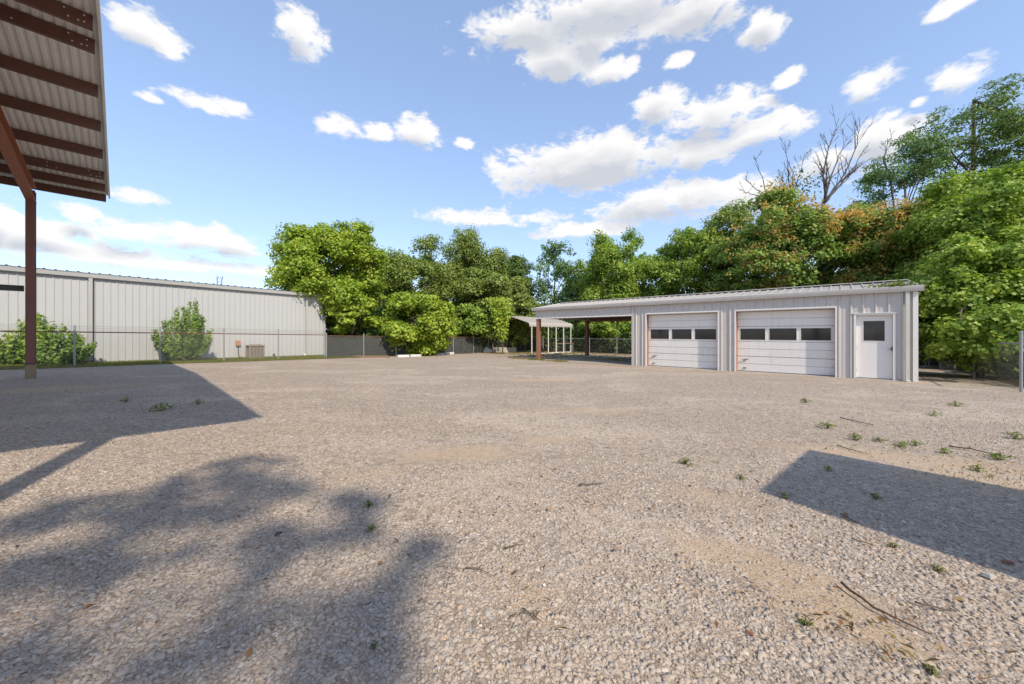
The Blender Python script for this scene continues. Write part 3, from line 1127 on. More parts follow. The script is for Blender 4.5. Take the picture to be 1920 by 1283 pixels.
# corner trims and downspout
for (a, b, m) in ((-0.04, 0.075, 'white'), (SE - 0.07, SE + 0.035, 'siding')):
    MB().box(a, b, 0.034, 0.045, -0.03, EAVE - 0.03).box(a, a + 0.012, -0.06, 0.0335, -0.03, EAVE - 0.03).build('corner_trim', M[m], shed)
ds = MB()
ds.box(0.155, 0.245, 0.05, 0.125, 0.06, EAVE - 0.025)
ds.box(0.15, 0.25, 0.048, 0.30, 0.0, 0.058)
ds.build('downspout', M['mossy'], shed, bevel=0.008)
# trim along the bottom of the header
MB().box(SE + 0.04, SL, 0.034, 0.05, 2.40, 2.46).build('header_trim', M['white'], shed)
MB().box(SE + 0.04, SL, -0.10, 0.033, 2.40, 2.418).build('soffit_trim', M['siding'], shed)
MB().box(SE + 0.04, SL, -SDEP - 0.02, -SDEP + 0.06, 2.36, 2.42).build('rear_trim', M['primer'], shed)
# open bay posts
for (yy, m) in ((-0.10, 'orange_post'), (-SDEP + 0.12, 'column')):
    wx = SC.x + DD.x * (SL - 0.12) - (-ND.x) * 0 - ND.x * yy
    mb = MB()
    x0, x1 = SL - 0.26, SL - 0.05
    zb0 = -0.25
    mb.box(x0, x1, yy - 0.10, yy - 0.085, zb0, 2.44).box(x0, x1, yy + 0.085, yy + 0.10, zb0, 2.44).box((x0 + x1) / 2 - 0.006, (x0 + x1) / 2 + 0.006, yy - 0.0845, yy + 0.0845, zb0, 2.44)
    mb.build('bay_post', M[m], shed, bevel=0.003)
MB().box(SL - 0.25, SL - 0.06, -SDEP + 0.25, -0.22, 2.60, 2.86).build('end_beam', M['purlin'], shed)
MB().box(SE + 0.05, SL - 0.30, -SDEP + 0.03, -SDEP + 0.10, 2.45, 2.60).build('rear_beam', M['purlin'], shed)
# slab and inside
MB().box(-0.08, SE + 0.03, -SDEP - 0.05, -0.02, -0.25, 0.005).build('floor_slab', M['concrete'], shed, bevel=0.01)
MB().box(SE + 0.032, SL - 0.3, -SDEP - 0.05, -0.25, -0.25, -0.004).build('bay_slab', M['concrete'], shed, bevel=0.01)
MB().box(-0.12, 0.40, -0.05, 0.09, -0.20, -0.005).build('footing_block', M['concrete'], shed, bevel=0.02)
MB().box(0.02, SE - 0.12, -SDEP + 0.04, -SDEP + 0.06, 0.006, EAVE).build('inner_wall', M['interior'], shed)

# garage doors
def garage_door(x0, x1, H):
    RC = 0.26
    # reveal: right jamb, left jamb, head
    MB().box(x0 - 0.045, x0 + 0.004, 0.001, 0.05, 0.0, H + 0.05).build('jamb_trim', M['white'], shed)
    MB().box(x1 - 0.004, x1 + 0.045, 0.001, 0.05, 0.0, H + 0.05).build('jamb_trim', M['white'], shed)
    MB().box(x0 + 0.0045, x1 - 0.0045, 0.001, 0.052, H - 0.004, H + 0.05).build('head_trim', M['white'], shed)
    MB().box(x0 - 0.06, x0 + 0.0035, -RC, -0.0005, 0.0, H).build('door_jamb', M['orange_post'], shed)
    MB().box(x1 - 0.0035, x1 + 0.06, -RC, -0.0005, 0.0, H).build('door_jamb', M['orange_post'], shed)
    MB().box(x0 + 0.004, x1 - 0.004, -RC, -0.0005, H - 0.03, H + 0.06).build('door_head', M['siding'], shed)
    door = empty('garage_door', (0, 0, 0))
    door.parent = shed
    n, z0 = 4, 0.012
    hs = (H - 0.035 - z0) / n
    a, b = x0 + 0.012, x1 - 0.012
    yb, yf = -RC + 0.0, -RC + 0.045
    for i in range(n):
        za, zb = z0 + i * hs + 0.004, z0 + (i + 1) * hs - 0.004
        if i == 2:      # glazed section
            mb = MB()
            w = (b - a)
            st, gap = 0.09, 0.10
            ww = (w - 2 * st - 2 * gap) / 3
            fz0, fz1 = za + 0.05, zb - 0.06
            mb.box(a, b, yb, yf, za, fz0).box(a, b, yb, yf, fz1, zb)
            xs_ = a
            for k in range(4):
                wd = st if k in (0, 3) else gap
                mb.box(xs_, xs_ + wd, yb, yf, fz0 + 0.0005, fz1 - 0.0005)
                if k < 3:
                    xa = xs_ + wd
                    fr = MB()
                    fr.box(xa, xa + ww, yf - 0.01, yf + 0.008, fz0, fz0 + 0.016).box(xa, xa + ww, yf - 0.01, yf + 0.008, fz1 - 0.016, fz1)
                    fr.box(xa, xa + 0.016, yf - 0.01, yf + 0.0078, fz0 + 0.0165, fz1 - 0.0165).box(xa + ww - 0.016, xa + ww, yf - 0.01, yf + 0.0078, fz0 + 0.0165, fz1 - 0.0165)
                    fr.build('window_frame', M['door'], door)
                    MB().box(xa + 0.002, xa + ww - 0.002, yb + 0.015, yb + 0.020, fz0, fz1).build('window_pane', M['glass'], door)
                xs_ += wd + ww
            mb.build('door_section', M['door'], door)
        else:
            # stepped face: broad ribs with recessed lines
            k = 2 if i == 3 else 2
            prof = []
            hh = (zb - za) / k
            for q in range(k):
                s0 = za + q * hh
                m_ = 3 if i < 2 else 1
                prof += [(0, yf - 0.028, s0), (0, yf - 0.028, s0 + 0.012), (0, yf, s0 + 0.02)]
                for r in range(1, m_):
                    zz = s0 + hh * r / m_
                    prof += [(0, yf, zz - 0.008), (0, yf - 0.005, zz), (0, yf, zz + 0.008)]
                prof += [(0, yf, s0 + hh - 0.008)]
            prof += [(0, yf - 0.028, zb), (0, yb, zb), (0, yb, za)]
            MB().extrude(prof, (a, 0, 0), (b, 0, 0)).build('door_section', M['door'], door)
    MB().box(a, b, yb + 0.01, yf - 0.01, 0.0055, 0.02).build('bottom_seal', M['dark_metal'], door)
    # lift handle and lock rod on the far side
    hx = b - 0.30
    mb = MB()
    mb.tube([(hx - 0.1, yf + 0.03, 0.50), (hx + 0.14, yf + 0.035, 0.47)], 0.012, 6)
    mb.tube([(hx, yf, 0.49), (hx, yf + 0.03, 0.49)], 0.02, 8)
    mb.tube([(hx + 0.02, yf + 0.02, 0.48), (hx + 0.1, yf + 0.03, 0.40)], 0.009, 6)
    mb.build('lock_handle', M['dark_metal'], door)
    MB().box(hx - 0.02, hx + 0.10, yf, yf + 0.03, 0.13, 0.16).build('lift_handle', M['dark_metal'], door, bevel=0.005)
    MB().box(x0 - 0.02, x1 + 0.02, -0.02, 0.10, -0.02, 0.003).build('door_sill', M['concrete'], shed)


garage_door(1.93, 4.97, 2.45)
garage_door(5.62, 8.65, 2.45)
# walk-in door
x0, x1, H = 0.465, 1.445, 2.20
fr = MB()
fr.box(x0 - 0.01, x0 + 0.05, -0.14, 0.045, 0.02, H + 0.01).box(x1 - 0.05, x1 + 0.01, -0.14, 0.045, 0.02, H + 0.01).box(x0 + 0.0505, x1 - 0.0505, -0.14, 0.043, H - 0.05, H + 0.01)
fr.box(x0 - 0.04, x1 + 0.04, 0.0, 0.065, H + 0.011, H + 0.03)
pd = empty('walk_in_door', (0, 0, 0))
pd.parent = shed
fr.build('door_frame', M['white'], pd, bevel=0.003)
a, b = x0 + 0.054, x1 - 0.054
wz0, wz1, wa, wb = 1.27, 1.98, a + 0.16, b - 0.16
leaf = MB()
yb, yf = -0.12, -0.075
leaf.box(a, b, yb, yf, 0.04, wz0).box(a, b, yb, yf, wz1, H - 0.055).box(a, wa, yb, yf, wz0 + 0.0005, wz1 - 0.0005).box(wb, b, yb, yf, wz0 + 0.0005, wz1 - 0.0005)
leaf.build('door_leaf', M['door'], pd)
wf = MB()
wf.box(wa, wb, yf - 0.02, yf + 0.01, wz0, wz0 + 0.02).box(wa, wb, yf - 0.02, yf + 0.01, wz1 - 0.02, wz1)
wf.box(wa, wa + 0.02, yf - 0.02, yf + 0.0098, wz0 + 0.0205, wz1 - 0.0205).box(wb - 0.02, wb, yf - 0.02, yf + 0.0098, wz0 + 0.0205, wz1 - 0.0205)
wf.build('window_frame', M['white'], pd)
MB().box(wa + 0.002, wb - 0.002, yb + 0.02, yb + 0.025, wz0, wz1).build('window_pane', M['glass'], pd)
kb = MB()
kb.tube([(a + 0.07, yf, 1.03), (a + 0.07, yf + 0.012, 1.03), (a + 0.07, yf + 0.0125, 1.03), (a + 0.07, yf + 0.04, 1.03), (a + 0.07, yf + 0.05, 1.03), (a + 0.07, yf + 0.075, 1.03), (a + 0.07, yf + 0.085, 1.03)], [0.035, 0.035, 0.014, 0.014, 0.027, 0.03, 0.018], 12)
kb.build('door_knob', M['steel'], pd, True)
MB().box(a + 0.002, a + 0.03, yf - 0.03, yf + 0.004, 0.96, 1.10).build('latch_plate', M['dark_metal'], pd)
for hz in (0.28, 1.05, 1.85):
    MB().tube([(b + 0.002, yf + 0.006, hz - 0.05), (b + 0.002, yf + 0.006, hz + 0.05)], 0.012, 8).build('hinge', M['steel'], pd)
MB().box(x0 - 0.05, x1 + 0.05, -0.15, 0.10, -0.12, 0.018).build('threshold', M['concrete'], shed, bevel=0.008)

# plants rooted in the gutter at the corner
rng = np.random.default_rng(7)
base = Vector((SC.x, SC.y, shed_z)) + DD * 0.5 - ND * 0.1 + Vector((0, 0, EAVE + 0.16))
gp = empty('gutter_weeds', base, 0, 'clump of green weeds growing out of the shed gutter above the downspout', 'weed')
k = 260
cc = rng.normal(size=(k, 3)) * np.array([0.30, 0.06, 0.07])
ax = np.array(DD)
pp = cc[:, :1] * ax + cc[:, 1:2] * np.array(ND) + np.array([0, 0, 1]) * (np.abs(cc[:, 2:3]))
leaf_object('leaves', pp, rng.normal(size=(k, 3)) + np.array([0, 0, 0.6]), rng.uniform(0.05, 0.11, k), rng.uniform(0.3, 1, k), LM['weed'], gp, 0.3)
mb = MB()
for i in range(9):
    q = rng.normal(size=2) * np.array([0.28, 0.04])
    p0 = Vector(DD) * q[0] + Vector(ND) * q[1]
    mb.tube([p0 + Vector((0, 0, -0.05)), p0 + Vector((0, 0, 0.14))], [0.006, 0.003], 5)
mb.build('stems', M['twig'], gp)

# ------------------------------------------------------------------ arched carport behind
AX = Vector((0.75, 0.66, 0)).normalized()
cpx, cpy = 1.57, 29.3
cpt = empty('arched_carport', (cpx, cpy, gz(cpx, cpy)), math.atan2(AX.y, AX.x), 'tan arched metal carport on thin white legs behind the shed', 'carport')
CL, CW, CH, CR = 4.81, 4.8, 2.28, 3.08


def arc_pts(off=0.0):
    pts = [(0.0, CH - 0.12)]
    for i in range(5):
        t = i / 4
        pts.append((0.22 * t ** 1.4, CH + 0.02 + 0.20 * math.sin(t * math.pi / 2)))
    pts.append((CW / 2, CR))
    m = [(CW - y, z) for y, z in reversed(pts[:-1])]
    return [(y, z + off) for y, z in pts + m]


ap = arc_pts(0.03)
mb = MB()
n = len(ap)
v = []
for xx in (-0.25, CL + 0.25):
    v += [(xx, y, z) for y, z in ap]
mb.add(v, [(i, n + i, n + i + 1, i + 1) for i in range(n - 1)])
ro = mb.build('roof_sheet', M['carport'], cpt)
sm = ro.modifiers.new('thick', 'SOLIDIFY')
sm.thickness = 0.02
# lengthwise ribs on the roof
for (yy) in (0.55, 0.95, 1.35, 1.75, 2.15, 2.65, 3.05, 3.45, 3.85, 4.25):
    z = CH + 0.22 + 0.03 + (CR - CH - 0.22) * (min(yy, CW - yy) - 0.22) / (CW / 2 - 0.22)
    MB().box(-0.25, CL + 0.25, yy - 0.02, yy + 0.02, z + 0.0, z + 0.022).build('roof_rib', M['carport'], cpt)
for i in range(6):
    xx = CL * i / 5
    for yy in (0.0, CW):
        wx = cpx + AX.x * xx - AX.y * yy
        wy = cpy + AX.y * xx + AX.x * yy
        zb = gz(wx, wy) - gz(cpx, cpy) - 0.1
        MB().box(xx - 0.03, xx + 0.03, yy - 0.03, yy + 0.03, zb, CH - 0.10).build('leg', M['white'], cpt)
    mb = MB()
    pts = [(xx, y, z) for y, z in arc_pts(-0.04)]
    mb.tube(pts, 0.028, 5)
    mb.build('bow', M['carport'], cpt)
for yy in (0.0, CW):
    MB().box(-0.03, CL + 0.03, yy - 0.025, yy + 0.025, -0.02, 0.04).build('base_rail', M['white'], cpt)

# ------------------------------------------------------------------ warehouse on the left
cxn = 9.6
wx0, wy0 = nd(cxn, WD)
ware = empty('warehouse', (wx0, wy0, gz(wx0, wy0)), math.atan2(-ND.y, -ND.x), 'long grey ribbed metal warehouse beyond the chain link fence', 'warehouse')
# local x: along the wall towards the left of the picture; local y = -DD (towards the yard)
WH0 = 3.88
NP = 27
pr = rib_profile(0, W + 0.008, 0.2286, 0.02, 0.03, 0.075, 1, 0.114, False)
n = len(pr)
v = [(x_, hh, -0.12) for x_, hh in pr] + [(x_, hh, WH0 - 0.02) for x_, hh in pr]
mew = bpy.data.meshes.new('wall_panel')
mew.from_pydata(v, [], [(i, i + 1, n + i + 1, n + i) for i in range(n - 1)])
mew.materials.append(M['wallL'])
for i in range(NP):
    shared('wall_panel', mew, ware, (i * W, 0.001 * (i % 2), SLOPE * i * W))
WL = NP * W


def along(prof, x0, x1, mat, name):
    mb = MB()
    m = len(prof)
    v = [(x0, y, z + SLOPE * x0) for y, z in prof] + [(x1, y, z + SLOPE * x1) for y, z in prof]
    f = [(i, (i + 1) % m, m + (i + 1) % m, m + i) for i in range(m)] + [tuple(range(m - 1, -1, -1)), tuple(range(m, 2 * m))]
    return mb.add(v, f).build(name, mat, ware)


for i in range(4):
    a, b = -0.1 + i * (WL + 0.1) / 4, -0.1 + (i + 1) * (WL + 0.1) / 4 - 0.004
    along([(0.034, WH0 - 0.16), (0.15, WH0 - 0.16), (0.17, WH0 + 0.01), (0.16, WH0 + 0.03), (0.034, WH0 + 0.03)], a, b, M['trimL'], 'eave_gutter')
    along([(0.0325, WH0 - 0.21), (0.045, WH0 - 0.21), (0.045, WH0 - 0.165), (0.0325, WH0 - 0.165)], a, b, M['trimL'], 'eave_trim')
# roof, very low slope, with rib ends showing
prr = rib_profile(0, W + 0.008, 0.305, 0.035, 0.04, 0.08, 1, 0.12, False)
n = len(prr)
v = [(x_, 0.20, WH0 + 0.045 + hh) for x_, hh in prr] + [(x_, -16.0, WH0 + 0.045 + 0.35 + hh) for x_, hh in prr]
mer = bpy.data.meshes.new('roof_panel')
mer.from_pydata(v, [], [(i, n + i, n + i + 1, i + 1) for i in range(n - 1)])
mer.flip_normals()
mer.materials.append(M['trimL'])
mec = bpy.data.meshes.new('rib_closure')
cb = MB()
for k in range(3):
    c = 0.12 + 0.305 * k
    cb.box(c - 0.03, c + 0.03, 0.196, 0.199, WH0 + 0.046, WH0 + 0.078)
mec.from_pydata(cb.v, [], cb.f)
mec.materials.append(M['dark_metal'])
for i in range(NP):
    o = shared('roof_panel', mer, ware, (i * W, 0, SLOPE * i * W))
    shared('rib_closure', mec, o)
mb = MB()
mb.box(-0.03, 0.01, -16, -0.02, -0.15, WH0 - 0.01)
mb.build('end_wall', M['wallL'], ware)
mb = MB()
mb.box(0, WL, -16.0, -15.95, -0.15, WH0 + 0.3)
mb.build('rear_wall', M['wallL'], ware)
MB().box(-0.05, 0.06, 0.034, 0.05, -0.1, WH0 - 0.215).box(-0.05, -0.035, -0.1, 0.0335, -0.1, WH0 - 0.215).build('corner_trim', M['trimL'], ware)


def wall_s(px):
    """distance along the warehouse wall of a photo column"""
    u = (px - 960) / F_PX
    z = WD / (DD.x * u + DD.y)
    return cxn - (ND.x * u + ND.y) * z


for px in (170, 574):
    s = wall_s(px)
    MB().box(s - 0.06, s + 0.06, 0.05, 0.13, 0.1 + SLOPE * s, WH0 - 0.165 + SLOPE * s).build('downspout', M['trimL'], ware, bevel=0.006)
    if px == 170:
        MB().box(s - 0.10, s - 0.065, 0.034, 0.06, SLOPE * s, WH0 - 0.22 + SLOPE * s).build('panel_seam', M['dark_metal'], ware)
# vent pipes on the roof
s = wall_s(423)
mb = MB()
zr = WH0 + 0.1 + SLOPE * s
for dx in (-0.10, 0.10):
    mb.tube([(s + dx, -1.5, zr - 0.05), (s + dx, -1.5, zr + 0.48)], 0.035, 8)
    mb.tube([(s + dx, -1.5, zr + 0.48), (s + dx, -1.5, zr + 0.62)], [0.075, 0.05], 8)
mb.box(s - 0.1, s + 0.1, -1.53, -1.47, zr + 0.25, zr + 0.31)
mb.build('vent_pipes', M['steel'], ware)
# disconnect box with conduit
s = wall_s(446)
bz = SLOPE * s
mb = MB().box(s - 0.10, s + 0.10, 0.036, 0.14, bz + 0.70, bz + 0.98)
bx_ = mb.build('electric_box', M['box_rust'], ware, bevel=0.008)
mb = MB()
mb.tube([(s, 0.09, bz + 0.70), (s, 0.09, bz + 0.25), (s - 0.05, 0.10, bz + 0.1), (s - 0.25, 0.2, bz + 0.03), (s - 0.4, 0.3, bz + 0.08)], 0.018, 6)
mb.build('conduit', M['dark_metal'], bx_)
for (px, m, zz, w) in ((513, 'dark_metal', 0.14, 0.05), (571, 'white', 0.10, 0.06)):
    s = wall_s(px)
    MB().box(s - w, s + w, 0.036, 0.12, SLOPE * s + zz - 0.05, SLOPE * s + zz + 0.07).tube([(s, 0.1, SLOPE * s + zz), (s, 0.2, SLOPE * s + zz - 0.03)], 0.03, 8).build('wall_outlet', M[m], ware, bevel=0.006)

# air conditioner
s = wall_s(473)
p = Vector((wx0, wy0, 0)) - ND * s - DD * 0.60
ac = empty('air_conditioner', (p.x, p.y, gz(p.x, p.y)), math.atan2(-ND.y, -ND.x), 'tan louvred air conditioner unit on the grass against the warehouse wall', 'air conditioner')
MB().box(-0.42, 0.42, -0.42, 0.42, -0.05, 0.06).build('pad', M['concrete'], ac)
MB().box(-0.36, 0.36, -0.36, 0.36, 0.061, 0.74).build('core', M['dark_metal'], ac)
me = bpy.data.meshes.new('louvre')
q = MB().box(-0.022, 0.022, 0, 0.022, 0.075, 0.74)
me.from_pydata(q.v, [], q.f)
me.materials.append(M['ac'])
for k in range(10):
    t = -0.34 + 0.68 * k / 9
    shared('louvre', me, ac, (t, 0.361, 0))
    shared('louvre', me, ac, (0.361, t, 0), (0, 0, -math.pi / 2))
    shared('louvre', me, ac, (-0.361, t, 0), (0, 0, math.pi / 2))
for (sx, sy) in ((-1, -1), (-1, 1), (1, -1), (1, 1)):
    MB().box(sx * 0.385 - 0.03, sx * 0.385 + 0.03, sy * 0.385 - 0.03, sy * 0.385 + 0.03, 0.0615, 0.745).build('corner_post', M['ac'], ac)
MB().box(-0.43, 0.43, -0.43, 0.43, 0.746, 0.80).build('top', M['ac'], ac, bevel=0.02)
mb = MB()
for r in (0.12, 0.2, 0.28):
    mb.tube([(r * math.cos(t), r * math.sin(t), 0.83) for t in [2 * math.pi * j / 16 for j in range(17)]], 0.008, 4, False)
for k in range(6):
    t = math.pi * k / 6
    mb.tube([(-0.29 * math.cos(t), -0.29 * math.sin(t), 0.82), (0, 0, 0.85), (0.29 * math.cos(t), 0.29 * math.sin(t), 0.82)], 0.006, 4)
mb.tube([(0, 0, 0.80), (0, 0, 0.85)], [0.30, 0.29], 16)
mb.build('fan_guard', M['ac'], ac)

ac.scale = (0.86, 0.86, 0.92)

# ------------------------------------------------------------------ chain link fences
def fence(label, P, posts, H, rail_mat, screens=(), wires=0, ext=0.22, wire_r=0.0021):
    """P: function t(metres) -> x, y; posts: list of t"""
    t0, t1 = posts[0], posts[-1]
    x0, y0 = P(t0)
    e = empty('chain_link_fence', (x0, y0, gz(x0, y0)), 0, label, 'fence')
    g0 = gz(x0, y0)

    def L(t, h):
        x, y = P(t)
        return Vector((x - x0, y - y0, gz(x, y) - g0 + h))
    for t in posts:
        mb = MB()
        hh = H + ext
        mb.tube([L(t, -0.1), L(t, hh)], 0.031, 8)
        mb.tube([L(t, hh), L(t, hh + 0.02)], [0.042, 0.015], 8)
        mb.build('post', M['post_galv'], e)
        if wires:
            pass
    MB().tube([L(t0 + (t1 - t0) * i / 12, H) for i in range(13)], 0.026, 6).build('top_rail', M[rail_mat], e)
    for k in range(wires):
        h = H + 0.08 + 0.075 * k
        MB().tube([L(t0 + (t1 - t0) * i / 24, h - 0.012 * (i % 2)) for i in range(25)], 0.006, 3).build('barbed_wire', M['wire'], e)
    MB().tube([L(t0 + (t1 - t0) * i / 12, 0.04) for i in range(13)], 0.006, 3).build('tension_wire', M['wire'], e)
    mb = MB()
    h = (H - 0.03)
    st = 0.085
    k = int((t1 - t0) / st)
    for i in range(-int(h / st), k):
        for sg in (1, -1):
            ta = t0 + i * st
            tb = ta + h
            za, zb = (0.02, H) if sg > 0 else (H, 0.02)
            if ta < t0:
                f = (t0 - ta) / (tb - ta)
                za += (zb - za) * f
                ta = t0
            if tb > t1:
                f = (t1 - ta) / (tb - ta)
                zb = za + (zb - za) * f
                tb = t1
            if tb - ta > 0.02:
                mb.tube([L(ta, za), L(tb, zb)], wire_r, 3, False)
    tag(mb.build('chain_link_mesh', M['wire'], e), kind='stuff')
    for (a, b) in screens:
        n_ = max(1, int((b - a) / 3))
        for i in range(n_):
            ta, tb = a + (b - a) * i / n_ + 0.04, a + (b - a) * (i + 1) / n_ - 0.04
            k = 8
            off = Vector((ND.x, ND.y, 0)) * 0.05 if abs(P(1)[0] - P(0)[0]) < 0 else Vector((0, 0, 0))
            v, f = [], []
            rs = random.Random(i)
            for j in range(k + 1):
                t = ta + (tb - ta) * j / k
                side = (L(t + 0.1, 0) - L(t - 0.1, 0)).cross(Vector((0, 0, 1))).normalized()
                if side.y < 0:
                    side = -side
                for (hh) in (0.03, H * 0.5, H - 0.05):
                    v.append(L(t, hh + rs.uniform(-0.015, 0.015)) + side * (0.05 + rs.uniform(0, 0.035)))
            for j in range(k):
                for q in range(2):
                    f.append((j * 3 + q, (j + 1) * 3 + q, (j + 1) * 3 + q + 1, j * 3 + q + 1))
            mesh_obj('privacy_screen', v, f, M['screen'], e)
    return e


def fence_n(px, d=FD):
    u = (px - 960) / F_PX
    z = d / (DD.x * u + DD.y)
    return (ND.x * u + ND.y) * z


pl = [-9.0, -5.2] + [fence_n(q) for q in (140, 300, 420, 522, 609)]
fence('rusty railed chain link fence with barbed wire in front of the grey warehouse', lambda t: nd(t, FD), pl, 1.33, 'rust_rail', (), 3, 0.24)
pl2 = [fence_n(q) for q in (609, 682, 743)] + [fence_n(850), fence_n(888), fence_n(916), fence_n(950), fence_n(985), FN]
pl2[0] += 0.09
fence('chain link fence with dark screens running from warehouse corner under the trees', lambda t: nd(t, FD), pl2, 1.28, 'rust_rail', ((pl2[0], pl2[2]), (pl2[2], pl2[3]), (pl2[3], pl2[4])), 0, 0.15)
fence('chain link fence with dark screens behind the shed and arched carport', lambda t: nd(FN, FD - t), [0.1, 2.6, 5.2, 7.8, 10.4, 12.2, 14.0, 17, 20, 23, FD - FR - 0.1], 1.26, 'post_galv', ((9.0, FD - FR - 0.1),), 0, 0.18)
fence('chain link fence with dark screens beside the shed end under the maple', lambda t: nd(FN - t, FR), [0.0, 2.9, 5.8, 8.7, 13.17], 1.26, 'post_galv', (), 0, 0.3, 0.0011)

# ------------------------------------------------------------------ trees
TG = 'trees growing behind the yard fences'
tree('maple_tree', 'broad yellow green maple rising at the end of the grey warehouse', 628, 25.5, 108, 414, 604, 0.17, 'bright', nl=52, clumps=22, per=38, lobe=0.27, cr=0.45, seed=1, shell=(0.5, 0.98),
     extra=[(538, 462, 0.6), (545, 510, 0.7), (590, 414, 0.6), (680, 420, 0.7), (715, 470, 0.8), (632, 470, 1.2), (650, 510, 1.1), (610, 500, 1.0)], group=TG)
tree('leafy_tree', 'fine leaved olive green tree between the yellow green maple and the round topped tree', 792, 31, 90, 440, 650, 0.17, 'olive', nl=54, clumps=24, per=30, lobe=0.25, cr=0.42, seed=2, group=TG, flat=1.0)
tree('leafy_tree', 'dense round topped dark olive tree, tallest above the hanging vines', 887, 34, 70, 428, 640, 0.16, 'olive', nl=46, clumps=28, per=30, lobe=0.28, cr=0.45, seed=3, group=TG, flat=1.0, inner=0.3)
tree('vine_covered_tree', 'olive tree draped in vines left of the arched carport', 900, 31.5, 62, 492, 655, 0.18, 'olive', nl=42, clumps=24, per=28, lobe=0.28, cr=0.42, seed=4, group=TG, droop=0.2)
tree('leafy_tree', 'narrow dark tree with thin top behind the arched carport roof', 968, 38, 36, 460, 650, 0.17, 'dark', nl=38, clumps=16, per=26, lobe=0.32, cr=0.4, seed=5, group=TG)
tree('leafy_tree', 'olive leafed bushy tree hugging the narrow dark tree', 975, 34, 36, 515, 650, 0.18, 'olive', nl=36, clumps=18, per=26, lobe=0.32, cr=0.4, seed=25, group=TG)
tree('leafy_tree', 'grey green thin crowned tree with sky showing through', 1040, 38, 54, 444, 640, 0.18, 'blue', nl=34, clumps=13, per=22, lobe=0.28, cr=0.42, seed=6, group=TG, inner=0.03)
tree('leafy_tree', 'sunlit fresh green tree with upright sprays above the open shed bay', 1148, 36, 82, 428, 640, 0.19, 'fresh', nl=50, clumps=20, per=32, lobe=0.26, cr=0.42, seed=7, group=TG, flat=1.2,
     extra=[(1175, 436, 0.8), (1120, 445, 0.8), (1195, 445, 0.7)])
tree('leafy_tree', 'rounded mid green tree above the first garage door', 1288, 33, 92, 412, 640, 0.18, 'fresh', nl=48, clumps=20, per=32, lobe=0.27, cr=0.45, seed=8, group=TG)
tree('leafy_tree', 'olive green tree rising behind the orange seeded tree', 1365, 31, 78, 372, 610, 0.18, 'olive', nl=40, clumps=20, per=26, lobe=0.28, cr=0.45, seed=9, group=TG, flat=1.0)
tree('seeding_tree', 'dark green tree with orange seed clusters over the second garage door', 1465, 25.5, 112, 350, 620, 0.18, 'mid', nl=52, clumps=20, per=30, lobe=0.25, cr=0.42, seed=10, group=TG, seeds=0.020,
     extra=[(1460, 352, 0.8), (1420, 372, 0.8)])
tree('seeding_tree', 'tree thick with orange seed clusters above the walk-in door', 1628, 24, 100, 366, 600, 0.18, 'mid', nl=50, clumps=20, per=30, lobe=0.25, cr=0.42, seed=11, group=TG, seeds=0.028)
tree('locust_tree', 'feathery dark green locust beside the bare dead tree', 1700, 29, 90, 256, 470, 0.17, 'blue', nl=40, clumps=17, per=24, lobe=0.26, cr=0.55, seed=12, group=TG, flat=0.35, inner=0.02, droop=0.25, aspect=0.3,
     extra=[(1650, 300, 0.9), (1745, 262, 0.6)])
tree('locust_tree', 'tallest airy locust with a bare dark trunk showing through', 1825, 29, 104, 146, 430, 0.19, 'dark', nl=46, clumps=11, per=22, lobe=0.24, cr=0.65, seed=13, group=TG, flat=0.28, inner=0.0, droop=0.2, trunk_to=0.85, aspect=0.28, limbs=26, trunk_r=0.2,
     extra=[(1850, 165, 0.7), (1760, 215, 0.9)])
tree('locust_tree', 'airy dark locust partly hidden by the big leafed maple', 1935, 26, 80, 172, 430, 0.18, 'dark', nl=38, clumps=12, per=22, lobe=0.26, cr=0.6, seed=14, group=TG, flat=0.3, inner=0.0, droop=0.2, trunk_to=0.85, aspect=0.3)
tree('maple_tree', 'big bright leafed maple towering beyond the shed end', 1885, 18.0, 158, 272, 640, 0.16, 'fresh', nl=58, clumps=22, per=38, lobe=0.23, cr=0.42, seed=15, group=TG, shell=(0.5, 0.98), trunk_r=0.22)
tree('maple_tree', 'low spreading maple with sunlit leaves overhanging the side fence', 1835, 13.3, 112, 425, 712, 0.135, 'fresh', nl=54, clumps=18, per=26, lobe=0.25, cr=0.34, seed=16, group=TG, shell=(0.5, 0.98), trunk_r=0.13,
     extra=[(1750, 560, 0.5), (1765, 640, 0.45), (1800, 660, 0.4), (1850, 640, 0.5), (1890, 655, 0.45), (1740, 610, 0.4), (1820, 625, 0.5), (1910, 620, 0.5), (1800, 600, 0.42, -1.7), (1845, 590, 0.48, -2.0), (1890, 575, 0.5, -2.3), (1835, 635, 0.34, -1.9), (1780, 640, 0.32, -1.4), (1875, 640, 0.34, -2.1), (1900, 610, 0.4, -2.4)])
tree('leafy_tree', 'fresh green tree filling the gap between orange seeds and big maple', 1745, 23, 66, 400, 660, 0.20, 'mid', nl=40, clumps=20, per=26, lobe=0.27, cr=0.42, seed=17, group=TG)
# trees standing further back close the gaps
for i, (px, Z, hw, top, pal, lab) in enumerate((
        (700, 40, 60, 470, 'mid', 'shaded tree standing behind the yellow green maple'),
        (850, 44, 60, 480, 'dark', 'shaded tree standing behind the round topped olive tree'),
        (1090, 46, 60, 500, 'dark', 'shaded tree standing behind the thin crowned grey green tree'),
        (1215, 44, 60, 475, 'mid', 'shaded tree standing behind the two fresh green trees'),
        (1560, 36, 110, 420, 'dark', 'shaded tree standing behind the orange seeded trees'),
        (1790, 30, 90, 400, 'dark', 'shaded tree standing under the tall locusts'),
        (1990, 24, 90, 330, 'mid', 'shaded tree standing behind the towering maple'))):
    tree('background_tree', lab, px, Z, hw, top, 655, 0.30, pal, nl=32, clumps=12, per=22, lobe=0.32, cr=0.6, seed=40 + i, group='shaded trees of the back row')

